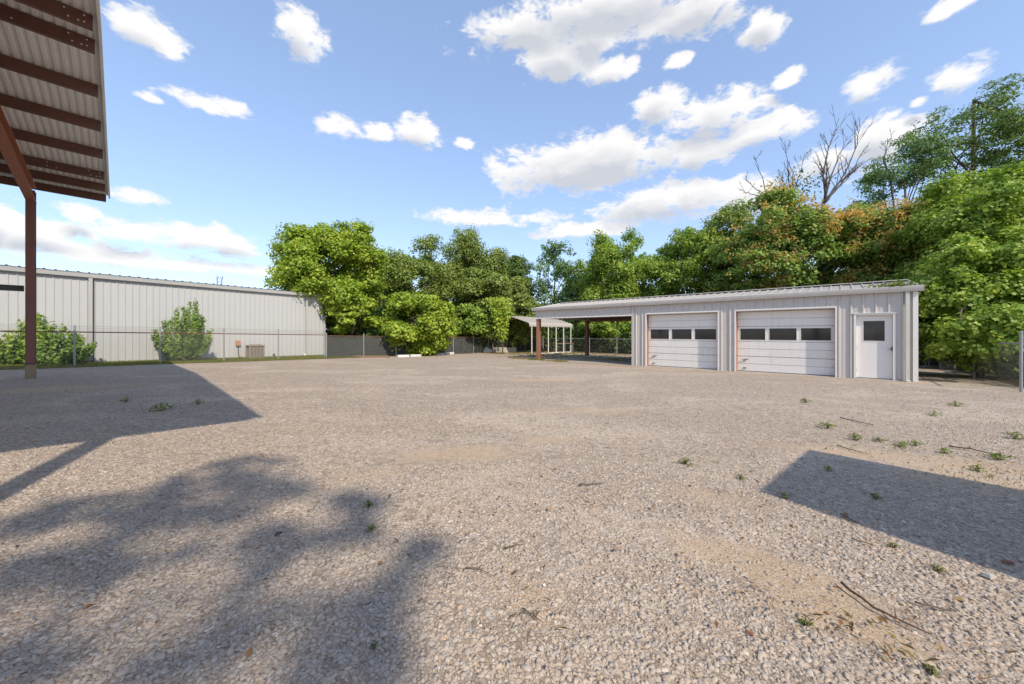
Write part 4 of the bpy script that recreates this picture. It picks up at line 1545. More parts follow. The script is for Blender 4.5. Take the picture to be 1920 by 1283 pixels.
# big leafed bush over the fence
tree('mulberry_bush', 'large bright green bush spilling over the fence onto white curbs', 782, 25.2, 72, 538, 676, 0.20, 'bright', nl=56, clumps=24, per=20, lobe=0.24, cr=0.36, seed=18, trunk_r=0.07, cat='bush', low=-0.95, inner=0.3, shell=(0.6, 0.98),
     extra=[(735, 600, 0.6), (760, 625, 0.55), (785, 640, 0.5), (800, 650, 0.4), (825, 630, 0.5), (840, 610, 0.5), (775, 650, 0.4), (810, 655, 0.35), (750, 645, 0.35)])
tree('maple_sapling', 'bright yellow green sapling behind the screens beside the warehouse corner', 662, 24.6, 50, 552, 640, 0.24, 'bright', nl=28, clumps=16, per=18, lobe=0.3, cr=0.34, seed=19, trunk_r=0.05, cat='tree', flat=0.5)
tree('vine_covered_tree', 'shaggy vine curtain hanging left of the arched carport', 880, 29.8, 46, 566, 640, 0.20, 'fresh', nl=32, clumps=18, per=18, lobe=0.3, cr=0.34, seed=20, trunk_r=0.06, droop=0.4)
tree('shrub', 'sunlit shrub pushing through the fence behind the open shed bay', 1140, 34.5, 66, 580, 650, 0.24, 'fresh', nl=34, clumps=18, per=16, lobe=0.28, cr=0.36, seed=21, trunk_r=0.05, cat='bush')
tree('shrub', 'dark spreading shrub under the big maple beside the shed end', 1775, 17.5, 64, 590, 692, 0.16, 'dark', nl=34, clumps=18, per=20, lobe=0.28, cr=0.34, seed=22, trunk_r=0.05, cat='bush')
tree('shrub', 'pale leafed shrub behind the white concrete barrier', 960, 33.2, 30, 612, 655, 0.16, 'olive', nl=26, clumps=12, per=16, lobe=0.3, cr=0.3, seed=23, trunk_r=0.04, cat='bush')

# hanging vine at the carport's corner
rng = np.random.default_rng(77)
vx, vy = (936 - 960) / F_PX * 28.6, 28.6
ve = empty('hanging_vine', (vx, vy, gz(vx, vy)), 0, 'bright leafy vine hanging in a long tail before the arched carport', 'vine')
k = 1500
tt = rng.uniform(0, 1, k)
wz = 1.1 * (1 - tt) ** 0.8 + 0.10
C = np.stack([rng.normal(size=k) * wz * 0.42 + 0.25 * tt, rng.normal(size=k) * wz * 0.3, 4.4 - 3.4 * tt], axis=1)
leaf_object('leaves', C, rng.normal(size=(k, 3)) * 0.6 + np.array([0.2, -0.8, 0.6]), rng.uniform(0.14, 0.26, k), rng.normal(0.6, 0.2, k), LM['bright'], ve)
mb = MB()
limb(mb, (0.3, 0.2, 0.0), (0.1, 0.1, 4.3), 0.05, 0.02, random.Random(4), 0.06, 8)
limb(mb, (-0.6, 0.5, 0.0), (0.0, 0.1, 3.9), 0.06, 0.02, random.Random(5), 0.15, 8)
mb.build('stems', M['bark'], ve, True)


# dead trees
def fan_tree(label, Z, base_px, fork, tips, r0, seed, twigs=7):
    """dead tree: a trunk to the fork, limbs to the tips seen against the sky, twigs along them"""
    rs = random.Random(seed)

    def W_(px, py, dy=0.0):
        zz = Z + dy
        return Vector(((px - 960) / F_PX * zz, zz, CAM_H + (HOR - py) / F_PX * zz))
    X = (base_px - 960) / F_PX * Z
    o0 = Vector((X, Z, gz(X, Z)))
    e = empty('dead_tree', o0, 0, label, 'tree', 'bare dead trees above the orange seeded crowns')
    mb = MB()
    fk = W_(*fork) - o0
    limb(mb, (0, 0, -0.1), fk, r0 * 1.3, r0, rs, 0.03, 8, 8)
    mb.build('trunk', M['deadwood'], e, True)
    for (tx, ty, k) in tips:
        bm_ = MB()
        tip = W_(tx, ty, rs.uniform(-1.2, 1.2)) - o0
        st = fk if k <= 0 else fk.lerp(tip, 0.0)
        n = 9
        side = Vector((rs.uniform(-1, 1), rs.uniform(-0.6, 0.6), 0)) * (tip - st).length * 0.10
        pts = [st.lerp(tip, i / n) + side * math.sin(math.pi * i / n) + Vector((rs.gauss(0, 1), rs.gauss(0, 1), rs.gauss(0, 1))) * 0.035 for i in range(n + 1)]
        rad = [max(0.016, r0 * 0.62 * (1 - 0.9 * i / n)) for i in range(n + 1)]
        bm_.tube(pts, rad, 6)
        L = (tip - st).length
        for q in range(twigs):
            t = rs.uniform(0.3, 0.95)
            a = int(t * n)
            p = pts[a].lerp(pts[min(a + 1, n)], t * n - a)
            dv = ((tip - st).normalized() * 0.9 + Vector((rs.choice((-1, 1)) * rs.uniform(0.4, 0.9), rs.uniform(-0.4, 0.4), rs.uniform(0.0, 0.4)))).normalized()
            l2 = L * rs.uniform(0.14, 0.34) * (1.15 - 0.5 * t)
            r2 = max(0.013, rad[a] * 0.5)
            m2 = p + dv * l2 * 0.5 + Vector((0, 0, l2 * 0.05))
            e2 = p + dv * l2 + Vector((0, 0, l2 * 0.16))
            bm_.tube([p, m2, e2], [r2, r2 * 0.8, 0.010], 5)
            for _ in range(3):
                d3 = (dv + Vector((rs.uniform(-0.8, 0.8), rs.uniform(-0.5, 0.5), rs.uniform(0, 0.6)))).normalized()
                s3 = m2.lerp(e2, rs.uniform(-0.4, 0.8))
                bm_.tube([s3, s3 + d3 * l2 * rs.uniform(0.25, 0.5)], [0.012, 0.009], 4)
        bm_.build('limb', M['deadwood'], e, True)
    return e


fan_tree('widest bare dead tree with many fanned limbs against the sky', 28.5, 1548, (1545, 382), [(1612, 222, 0), (1574, 222, 0), (1548, 262, 0), (1630, 268, 0), (1538, 320, 0), (1628, 300, 0), (1602, 318, 0), (1590, 255, 0)], 0.13, 3, 9)
e_ = fan_tree('narrower bare dead tree carrying a few dark leaves', 29.5, 1482, (1484, 372), [(1472, 264, 0), (1478, 300, 0), (1508, 288, 0), (1460, 318, 0)], 0.10, 8, 6)
rg = np.random.default_rng(8)
k = 260
C = np.stack([rg.normal(0.9, 0.95, k), rg.normal(0, 0.5, k), rg.normal(0, 0.55, k) + (CAM_H + (HOR - 345) / F_PX * 29.5 - gz(22, 29.5))], axis=1)
leaf_object('leaves', C, rg.normal(size=(k, 3)) + np.array([0, 0, 0.5]), rg.uniform(0.12, 0.22, k), rg.uniform(0, 0.6, k), LM['dark'], e_)
fan_tree('leaning bare snag above the orange seeded tree', 29.0, 1440, (1436, 368), [(1417, 295, 0), (1398, 330, 0), (1388, 356, 0)], 0.07, 12, 3)
fan_tree('thin bare snag poking out over the feathery locust', 29.5, 1655, (1658, 300), [(1676, 246, 0), (1660, 268, 0)], 0.06, 15, 4)

# bushes against the warehouse
def bush(name, label, px, Z, hw, top, pal, seed, stems, leaf=0.10, per_stem=300, spread=1.0, tail=0.5):
    """upright multi-stemmed shrub, leaves along every stem"""
    rg = np.random.default_rng(seed)
    rs = random.Random(seed)
    X = (px - 960) / F_PX * Z
    g = gz(X, Z)
    H = CAM_H + (HOR - top) / F_PX * Z - g
    rad = hw / F_PX * Z
    e = empty(name, (X, Z, g), 0, label, 'bush')
    mb = MB()
    Cs, Ns, Ts = [], [], []
    for i in range(stems):
        a = rs.uniform(0, 2 * math.pi)
        f = math.sqrt(rs.random())
        h = H * (1 - 0.62 * f ** 2.2) * rs.uniform(0.70, 1.0)
        tip = Vector((math.cos(a) * rad * f * spread, math.sin(a) * rad * f * 0.7, h))
        base = Vector((math.cos(a) * 0.18, math.sin(a) * 0.18, -0.03))
        mid = base.lerp(tip, 0.5) + Vector((math.cos(a), math.sin(a), 0)) * rad * 0.18 * f
        pts = [base, base.lerp(mid, 0.5) * 1.0, mid, mid.lerp(tip, 0.55), tip]
        mb.tube(pts, [0.022, 0.018, 0.013, 0.009, 0.004], 5)
        P = np.array([tuple(p) for p in pts])
        t = rg.uniform(0.12, 1.0, per_stem) ** 0.9 * 4
        k = np.minimum(t.astype(int), 3)
        w = (t - k)[:, None]
        c = P[k] * (1 - w) + P[k + 1] * w
        off = rg.normal(size=(per_stem, 3))
        r_ = (0.125 * (1 - t / 4 * tail))[:, None]
        Cs.append(c + off * r_ * 0.75)
        Ns.append(off * 0.6 + np.array([math.cos(a) * 0.2, -0.3, 0.6]) + rg.normal(0, 0.3, size=(per_stem, 3)))
        Ts.append(np.full(per_stem, 0.45 + rg.normal(0, 0.12)) + rg.normal(0, 0.17, per_stem))
    mb.build('stems', M['bark'], e)
    C = np.concatenate(Cs)
    keep = C[:, 2] > 0.02
    leaf_object('leaves', C[keep], np.concatenate(Ns)[keep], rg.uniform(0.7, 1.3, keep.sum()) * leaf, np.concatenate(Ts)[keep], LM[pal], e)


bush('upright_shrub', 'upright dark green shrub against the warehouse wall behind the fence', 347, 17.6, 54, 556, 'mid', 31, 40, 0.09, 200, 1.0)
bush('leafy_bush', 'leafy bush with upright sprays behind the canopy post and the fence', 62, 14.9, 60, 580, 'fresh', 32, 20, 0.115, 130, 1.1, 0.1)
bush('leafy_bush', 'low rounded green bush spreading right of the canopy post', 118, 15.1, 62, 622, 'mid', 33, 40, 0.10, 180, 1.1)
bush('leafy_bush', 'low dark green bush left of the canopy post', 20, 14.8, 52, 622, 'mid', 34, 34, 0.11, 230, 1.1)


# undergrowth behind the fences
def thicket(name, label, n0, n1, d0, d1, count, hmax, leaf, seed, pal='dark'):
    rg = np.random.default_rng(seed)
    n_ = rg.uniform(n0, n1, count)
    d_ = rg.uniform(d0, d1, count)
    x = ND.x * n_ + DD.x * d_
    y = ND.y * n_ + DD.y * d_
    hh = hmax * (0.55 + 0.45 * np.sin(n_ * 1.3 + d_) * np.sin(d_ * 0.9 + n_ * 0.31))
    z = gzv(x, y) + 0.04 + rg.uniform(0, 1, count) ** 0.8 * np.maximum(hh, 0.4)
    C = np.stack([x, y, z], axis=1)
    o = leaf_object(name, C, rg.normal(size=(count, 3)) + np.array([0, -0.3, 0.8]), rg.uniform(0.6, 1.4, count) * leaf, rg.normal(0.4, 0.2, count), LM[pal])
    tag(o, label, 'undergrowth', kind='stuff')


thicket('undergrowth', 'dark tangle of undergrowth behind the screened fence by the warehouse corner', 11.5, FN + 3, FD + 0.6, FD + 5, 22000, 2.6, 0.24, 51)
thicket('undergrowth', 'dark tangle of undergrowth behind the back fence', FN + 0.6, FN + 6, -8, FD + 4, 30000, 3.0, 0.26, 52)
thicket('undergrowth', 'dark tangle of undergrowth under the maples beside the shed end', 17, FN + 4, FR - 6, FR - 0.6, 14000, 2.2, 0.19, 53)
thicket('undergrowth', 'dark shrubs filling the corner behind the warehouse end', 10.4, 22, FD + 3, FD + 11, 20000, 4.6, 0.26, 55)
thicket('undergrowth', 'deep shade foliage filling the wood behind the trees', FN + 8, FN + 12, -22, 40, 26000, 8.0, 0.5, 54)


# grass
def blades(name, label, P, hmin, hmax, pal, seed, width=0.012, lean=0.35):
    rg = np.random.default_rng(seed)
    k = len(P)
    h = rg.uniform(hmin, hmax, k)
    t = np.stack([rg.normal(0, lean, k), rg.normal(0, lean, k), np.ones(k)], axis=1)
    C = np.stack([P[:, 0], P[:, 1], gzv(P[:, 0], P[:, 1]) + h * 0.45], axis=1)
    nrm = rg.normal(size=(k, 3)) * np.array([1, 1, 0.1])
    o = leaf_object(name, C, nrm, h, rg.normal(0.5, 0.25, k), LM[pal], None, width, t, 0.02)
    return tag(o, label, 'grass', kind='stuff')


def nd_pts(n0, n1, d0, d1, k, seed):
    rg = np.random.default_rng(seed)
    n_, d_ = rg.uniform(n0, n1, k), rg.uniform(d0, d1, k)
    return np.stack([ND.x * n_ + DD.x * d_, ND.y * n_ + DD.y * d_], axis=1)


blades('verge_grass', 'short yellow green grass along the foot of the warehouse wall', nd_pts(-9, 11.8, FD - 0.4, WD - 0.05, 26000, 61), 0.04, 0.13, 'grass', 61, 0.09)
P = np.concatenate([nd_pts(19, 28.6, 9, 17, 5000, 62), nd_pts(20, 28.8, 16.5, FD - 0.3, 4000, 63), nd_pts(16.4, 17.2, 11, 16.5, 1200, 64)])
msk = np.sin(P[:, 0] * 1.9) * np.sin(P[:, 1] * 2.3 + P[:, 0]) > 0.05
blades('dry_grass', 'patchy dry grass around the arched carport and open shed bay', P[msk], 0.04, 0.14, 'dry', 65, 0.12)
msk = np.sin(P[:, 0] * 2.7 + 1) * np.sin(P[:, 1] * 1.7) > 0.25
blades('green_grass', 'sparse green grass around the arched carport and open shed bay', P[msk] + 0.03, 0.04, 0.16, 'grass', 66, 0.12)

Q = []
rg = np.random.default_rng(67)
for (px, py, ra, rb, k) in ((1850, 890, 0.9, 0.3, 260), (1700, 845, 1.2, 0.3, 220), (1880, 785, 1.4, 0.5, 220), (1540, 800, 0.6, 0.2, 90), (1290, 872, 0.25, 0.1, 60), (300, 765, 1.5, 0.5, 300), (150, 735, 2.5, 0.5, 260), (1500, 725, 2.5, 0.5, 160), (1800, 735, 2.0, 0.4, 160)):
    x, y = ground_px(px, py)
    Q.append(rg.normal(size=(k, 2)) * np.array([ra, rb]) * 0.5 + np.array([x, y]))
blades('sparse_grass', 'sparse thin grass blades between the stones of the yard', np.concatenate(Q)[::3], 0.025, 0.06, 'grass', 68, 0.08, 0.5)

# ------------------------------------------------------------------ small things along the back of the yard
def block(name, label, px0, px1, py, h, dep, mat, group=None, cat='curb'):
    x0, y0 = ground_px(px0, py[0])
    x1, y1 = ground_px(px1, py[1])
    L = math.hypot(x1 - x0, y1 - y0)
    o = MB().box(0, L, -dep / 2, dep / 2, -0.05, h).build(name, M[mat], None, bevel=0.03)
    o.location = (x0, y0, gz(x0, y0))
    o.rotation_euler = (0, -math.asin((gz(x1, y1) - gz(x0, y0)) / L), math.atan2(y1 - y0, x1 - x0))
    return tag(o, label, cat, group)


CG = 'white parking curbs in front of the bush'
block('parking_curb', 'white concrete parking curb beside the fence post, left of the spilling bush', 745, 767, (670, 669.5), 0.14, 0.18, 'white_block', CG)
block('parking_curb', 'white concrete parking curb half covered by the spilling bush', 769, 789, (669.2, 668.6), 0.14, 0.18, 'white_block', CG)
block('parking_curb', 'grey stained parking curb between the spilling bush and the soil heap', 811, 833, (666.4, 665.4), 0.14, 0.18, 'white_block', CG)
block('parking_curb', 'white concrete parking curb touching the brown soil heap', 835, 850, (665.2, 664.4), 0.16, 0.18, 'white_block', CG)
block('timber_edging', 'old brown timber edging at the foot of the dark screens', 662, 730, (670.5, 671.3), 0.12, 0.16, 'timber', None, 'timber')
block('fallen_board', 'weathered board lying on the verge near the warehouse', 525, 553, (674.5, 674), 0.05, 0.18, 'timber', None, 'board')
x, y = ground_px(905, 661)
bar = empty('concrete_barrier', (x, y + 0.6, gz(x, y + 0.6)), 0, 'long low grey concrete barrier under the vine near the arched carport', 'barrier')
MB().add([(-0.2, -0.25, -0.05), (2.9, -0.25, -0.05), (2.9, 0.25, -0.05), (-0.2, 0.25, -0.05), (-0.45, -0.12, 0.42), (2.9, -0.12, 0.42), (2.9, 0.12, 0.42), (-0.45, 0.12, 0.42)],
         [(0, 3, 2, 1), (4, 5, 6, 7), (0, 1, 5, 4), (1, 2, 6, 5), (2, 3, 7, 6), (3, 0, 4, 7)]).build('barrier_body', M['concrete'], bar, bevel=0.03)
x, y = ground_px(917, 662)
tp = mesh_obj('crumpled_tarp', [], [], M['white_block'])
bpy.data.objects.remove(tp)
mb = MB()
rs = random.Random(9)
n = 7
v = []
for i in range(n):
    for j in range(n):
        a, b = i / (n - 1), j / (n - 1)
        v.append((-0.45 + 0.9 * a + rs.uniform(-0.05, 0.05), -0.25 + 0.5 * b, max(0.0, 0.5 * (1 - abs(a - 0.3) * 1.3) * (1 - abs(b - 0.5) * 1.9)) + rs.uniform(0, 0.07)))
mb.add(v, [(i * n + j, (i + 1) * n + j, (i + 1) * n + j + 1, i * n + j + 1) for i in range(n - 1) for j in range(n - 1)])
o = mb.build('crumpled_tarp', M['white_block'])
o.location = (x, y, gz(x, y) - 0.005)
tag(o, 'crumpled white tarp lying against the concrete barrier', 'tarp')
# soil heap
x, y = ground_px(872, 661)
mb = MB()
rs = random.Random(3)
v, f = [], []
nr, na = 7, 22
for i in range(nr + 1):
    r = i / nr
    for k in range(na):
        a = 2 * math.pi * k / na
        rr = r * (1 + 0.12 * math.sin(a * 3 + 1))
        v.append((rr * 1.15 * math.cos(a), rr * 0.7 * math.sin(a), 0.34 * (1 - r ** 1.5) * (1 + rs.uniform(-0.15, 0.15)) - (0.06 if i == nr else 0)))
for i in range(nr):
    for k in range(na):
        k2 = (k + 1) % na
        f.append((i * na + k, (i + 1) * na + k, (i + 1) * na + k2, i * na + k2))
o = mb.add(v, f).build('soil_heap', M['soil'], None, True)
o.location = (x, y + 0.5, gz(x, y + 0.5))
tag(o, 'low heap of brown soil against the chain link fence', 'soil heap')
# rusty frame shelf behind the carport
x, y = ground_px(1058, 664.0)
tb = empty('work_table', (x, y + 2.2, gz(x, y + 2.2)), 0.5, 'rusty steel table standing behind the arched carport legs', 'table')
MB().box(-0.6, 1.2, -0.25, 0.25, 0.80, 0.86).build('table_top', M['timber'], tb)
for (a, b) in ((-0.55, -0.2), (-0.55, 0.2), (1.15, -0.2), (1.15, 0.2)):
    MB().box(a - 0.025, a + 0.025, b - 0.025, b + 0.025, -0.1, 0.799).build('leg', M['post_galv'], tb)

# ------------------------------------------------------------------ things behind the camera that throw the shadows on the yard
_s = Vector((SUN_AZ[0], SUN_AZ[1], 0)).normalized()
cot = 1 / math.tan(R(SUN_EL))
BH = 2.75
pa = Vector((*ground_px(1525, 845), 0)) + _s * BH * cot
pb = Vector((*ground_px(1425, 922), 0)) + _s * BH * cot
box = empty('sun_blocker', (pb.x, pb.y, gz(pb.x, pb.y)), math.atan2((pa - pb).y, (pa - pb).x), 'added unseen shadow-casting container standing beside the camera', 'blocker')  # unseen box, added only for the square shadow it casts
BW = (pa - pb).length
# local x along the end wall, local y to the rear
mb = MB()
mb.box(0.0, BW, -2.6, 0.0, 0.12, BH)
body = mb.build('body', M['trimL'], box)
for k in range(8):
    yy = -0.2 - k * 0.3
    MB().box(-0.03, -0.0005, yy - 0.06, yy + 0.06, 0.2, BH - 0.1).build('blocker_rib', M['trimL'], box)
for xx in (0.0, BW - 0.16):
    for yy in (-2.6, -0.16):
        MB().box(xx, xx + 0.16, yy, yy + 0.16, -0.1, 0.119).build('blocker_foot', M['dark_metal'], box)
for k in range(4):
    MB().tube([(0.25 + k * BW / 4.6, 0.03, 0.2), (0.25 + k * BW / 4.6, 0.03, BH - 0.1)], 0.018, 6).build('blocker_bar', M['steel'], box)

# tall tree behind the camera
rng = np.random.default_rng(900)
hh = 14.0
sx, sy = ground_px(200, 1150)
c = Vector((sx, sy, 0)) + _s * hh * cot
e = empty('shade_tree', (c.x, c.y, gz(c.x, c.y)), 0, 'tall leafy shade tree standing behind the camera', 'tree')
SH = [(430, 900, 0.50), (350, 935, 0.45), (250, 960, 0.42), (500, 935, 0.26), (560, 925, 0.12), (640, 960, 0.20), (700, 950, 0.14), (120, 975, 0.32), (30, 990, 0.4),
      (420, 975, 0.32), (300, 1010, 0.36), (180, 1030, 0.36), (520, 1000, 0.22), (60, 1060, 0.34), (430, 1050, 0.24), (590, 1040, 0.18), (690, 1000, 0.12), (790, 1045, 0.15),
      (250, 1100, 0.24), (100, 1150, 0.26), (500, 1100, 0.16), (740, 1130, 0.18), (700, 1180, 0.16), (620, 1140, 0.08), (330, 1140, 0.12), (30, 1230, 0.25), (200, 1200, 0.18), (500, 1190, 0.16), (640, 1240, 0.2), (730, 1270, 0.16), (400, 1240, 0.14), (560, 1280, 0.16), (250, 1280, 0.18)]
LC, LR = [], []
rs = random.Random(71)
for (gx_, gy_, er) in SH:
    qx, qy = ground_px(gx_, gy_)
    hq = hh + rs.uniform(-2.0, 2.0)
    q = Vector((qx, qy, 0)) + _s * hq * cot
    LC.append((q.x - c.x, q.y - c.y, hq))
    LR.append(er)
for i in range(26):          # the rest of the crown, its shadow falls left of and behind the view
    a_, r_ = rs.uniform(0, 6.28), rs.uniform(0.6, 3.4)
    q = (-1.6 + math.cos(a_) * r_, -2.6 + math.sin(a_) * r_ * 0.6, hh + rs.uniform(-2.5, 2.5))
    LC.append(q)
    LR.append(rs.uniform(0.4, 0.8))
lc, lr = np.array(LC), np.array(LR)
mb = MB()
tpts = [(-1.2, -2.5, -0.2), (-1.1, -2.4, 4), (-1.2, -2.3, 8), (-1.0, -2.2, 12), (-1.0, -2.0, 15.5)]
mb.tube(tpts, [0.35, 0.27, 0.2, 0.12, 0.04], 10)
for i in range(len(lc)):
    limb(mb, tpts[rs.choice((2, 3))], lc[i], 0.05, 0.01, rs, 0.04)
mb.build('trunk', M['bark'], e, True)
Cs, Ns = [], []
for q, r_ in zip(lc, lr):
    m = int(330 * r_ ** 1.6) + 14
    d_ = rand_dir(m) * rng.uniform(0, 1, size=(m, 1)) ** 0.45 * np.array([1, 1, 0.7])
    Cs.append(q + d_ * r_ * 1.1)
    Ns.append(rng.normal(size=(m, 3)) + np.array([0.2, -0.4, 0.7]))
C = np.concatenate(Cs)
Nn = np.concatenate(Ns)
gaps = [(350, 1020, 70, 22), (333, 1100, 80, 28), (233, 1190, 85, 32), (67, 1165, 70, 30), (50, 1035, 60, 18), (617, 1085, 70, 40), (535, 1240, 60, 40), (445, 1140, 50, 25), (130, 1010, 50, 14), (560, 975, 60, 16), (380, 940, 40, 8)]
wx_, wy_ = C[:, 0] + c.x - _s.x * C[:, 2] * cot, C[:, 1] + c.y - _s.y * C[:, 2] * cot
ok = rng.uniform(0, 1, len(C)) < 0.58
for (gx_, gy_, ga, gb) in gaps:
    q0, q1, q2 = ground_px(gx_, gy_), ground_px(gx_ + ga, gy_), ground_px(gx_, gy_ + gb)
    ra, rb = abs(q1[0] - q0[0]), abs(q2[1] - q0[1])
    dd_ = ((wx_ - q0[0]) / ra / 1.5) ** 2 + ((wy_ - q0[1]) / rb / 1.5) ** 2
    ok &= ~((dd_ < 1) & (rng.uniform(0, 1, len(C)) < 0.93))
C, Nn = C[ok], Nn[ok]
leaf_object('crown', C, Nn, rng.uniform(0.14, 0.26, len(C)), rng.uniform(0.2, 0.8, len(C)), LM['mid'], e)

# ------------------------------------------------------------------ gravel stones
def gravel(seed=5):
    rg = np.random.default_rng(seed)
    # (z0, z1, per m2, size min, size max)
    P, S = [], []
    for (z0, z1, dens, s0, s1) in ((0.75, 2.2, 4300, 0.007, 0.031), (2.2, 3.6, 2200, 0.008, 0.031), (3.6, 6.0, 620, 0.009, 0.033), (6.0, 10.0, 110, 0.012, 0.036)):
        hw = 1.5 * z1 + 0.8
        k = int((z1 - z0) * 2 * hw * dens)
        y = rg.uniform(z0, z1, k)
        x = rg.uniform(-hw, hw, k)
        ok = np.abs(x) < 1.5 * y + 0.7
        x, y = x[ok], y[ok]
        # bare and packed patches carry fewer stones
        f = 0.5 + 0.5 * np.sin(x * 1.3 + 0.7 * np.sin(y * 1.1)) * np.sin(y * 1.6 + 0.9 * np.sin(x * 0.8 + 2))
        keep = rg.uniform(0, 1, len(x)) < 0.5 + 0.5 * f
        for (px, py, a, b, turn, kk) in DIRT:
            cx, cy = ground_px(px, py)
            c_, s_ = math.cos(R(turn)), math.sin(R(turn))
            u = ((x - cx) * c_ + (y - cy) * s_) / (a * 1.1)
            w = (-(x - cx) * s_ + (y - cy) * c_) / (b * 1.1)
            keep &= ~((u * u + w * w < 1) & (rg.uniform(0, 1, len(x)) < 0.8 * kk))
        x, y = x[keep], y[keep]
        P.append(np.stack([x, y], axis=1))
        sz = s0 + (s1 - s0) * rg.beta(1.3, 4.6, len(x))
        S.append(sz)
    P, S = np.concatenate(P), np.concatenate(S)
    N = len(P)
    base = np.array([(-1, -1, -0.5), (1, -1, -0.5), (1, 1, -0.5), (-1, 1, -0.5), (-0.7, -0.7, 0.55), (0.7, -0.7, 0.55), (0.7, 0.7, 0.55), (-0.7, 0.7, 0.55)]) * 0.5
    V = base[None] + rg.uniform(-0.26, 0.26, size=(N, 8, 3))
    V[:, :, 0] *= rg.uniform(0.8, 1.5, size=(N, 1))
    V[:, :, 2] *= rg.uniform(0.55, 1.0, size=(N, 1))
    # tilt then turn
    ax = rg.normal(0, 0.3, N)
    c, s = np.cos(ax)[:, None], np.sin(ax)[:, None]
    y_, z_ = V[:, :, 1] * c - V[:, :, 2] * s, V[:, :, 1] * s + V[:, :, 2] * c
    V[:, :, 1], V[:, :, 2] = y_, z_
    an = rg.uniform(0, 2 * np.pi, N)
    c, s = np.cos(an)[:, None], np.sin(an)[:, None]
    x_, y_ = V[:, :, 0] * c - V[:, :, 1] * s, V[:, :, 0] * s + V[:, :, 1] * c
    V[:, :, 0], V[:, :, 1] = x_, y_
    V *= S[:, None, None]
    V[:, :, 0] += P[:, :1]
    V[:, :, 1] += P[:, 1:]
    V[:, :, 2] += (gzv(P[:, 0], P[:, 1]) + S * 0.10)[:, None]
    tri = np.array([(4, 5, 6), (4, 6, 7), (0, 1, 5), (0, 5, 4), (1, 2, 6), (1, 6, 5), (2, 3, 7), (2, 7, 6), (3, 0, 4), (3, 4, 7)])
    loops = (np.arange(N)[:, None, None] * 8 + tri[None]).ravel().astype(np.int32)
    me = bpy.data.meshes.new('gravel')
    me.vertices.add(8 * N)
    me.vertices.foreach_set('co', V.ravel())
    me.loops.add(len(loops))
    me.loops.foreach_set('vertex_index', loops)
    nt = N * len(tri)
    me.polygons.add(nt)
    me.polygons.foreach_set('loop_start', (np.arange(nt) * 3).astype(np.int32))
    me.polygons.foreach_set('loop_total', np.full(nt, 3, dtype=np.int32))
    at = me.attributes.new('tint', 'FLOAT', 'POINT')
    at.data.foreach_set('value', np.repeat(rg.uniform(0, 1, N), 8))
    me.materials.append(M['stone'])
    me.update(calc_edges=True)
    o = bpy.data.objects.new('gravel', me)
    col.objects.link(o)
    tag(o, 'loose crushed grey and tan stones covering the yard', 'gravel', kind='stuff')
    print('stones', N)


gravel()

# ------------------------------------------------------------------ twigs, weeds, litter
def twig(label, pts, r=0.007, group=None):
    r *= 0.7
    P = [ground_px(*p) for p in pts]
    x0, y0 = P[0]
    mb = MB()
    rs = random.Random(pts[0][0])
    fine = []
    for i in range(len(P) - 1):
        for k in range(3):
            t = k / 3
            fine.append((P[i][0] * (1 - t) + P[i + 1][0] * t, P[i][1] * (1 - t) + P[i + 1][1] * t))
    fine.append(P[-1])
    v = [(x - x0 + rs.uniform(-1, 1) * r * 0.7, y - y0 + rs.uniform(-1, 1) * r * 0.7, gz(x, y) - gz(x0, y0) + 0.012 + r + rs.uniform(0, r)) for x, y in fine]
    mb.tube(v, [r * (1 - 0.6 * i / (len(v) - 1)) for i in range(len(v))], 6)
    if len(v) > 3:
        q = Vector(v[len(v) // 2])
        mb.tube([q, q + Vector((r * 4, r * 5, r * 2.5))], [r * 0.6, r * 0.2], 5)
    o = mb.build('fallen_twig', M['twig'], None, True)
    o.location = (x0, y0, gz(x0, y0))
    tag(o, label, 'twig', 'twigs fallen on the gravel')


twig('bent dry twig lying alone on pale gravel between tree shadow and leaf litter', [(872, 1071), (897, 1073), (924, 1086)], 0.006)
twig('short curved twig beside the brown leaf litter', [(945, 1034), (968, 1027), (984, 1026)], 0.006)
twig('dry stick lying across the straw patch', [(980, 1148), (1000, 1160), (1016, 1174)], 0.006)
twig('longest crooked stick on stony gravel beside the bare earth strip', [(1575, 1100), (1640, 1148), (1700, 1180), (1750, 1200)], 0.010)
twig('thin straight stick next to the longest crooked stick', [(1715, 1135), (1760, 1148), (1800, 1152)], 0.006)
twig('thin dark stick on gravel near the square shadow', [(1595, 1014), (1625, 1024), (1645, 1030)], 0.006)
twig('dark forked stick at the edge of the square shadow', [(1575, 968), (1600, 982), (1617, 990)], 0.008)
twig('long pale stick in front of the weeds', [(1575, 786), (1600, 792), (1640, 801)], 0.014)
twig('long thin stick beyond the square shadow among weeds', [(1778, 840), (1820, 846), (1880, 860)], 0.014)
twig('short stick on gravel before the square shadow', [(1085, 914), (1110, 912), (1132, 909)], 0.01)
twig('thin stick along the weedy ridge near the square shadow', [(1570, 838), (1600, 848), (1628, 855)], 0.009)


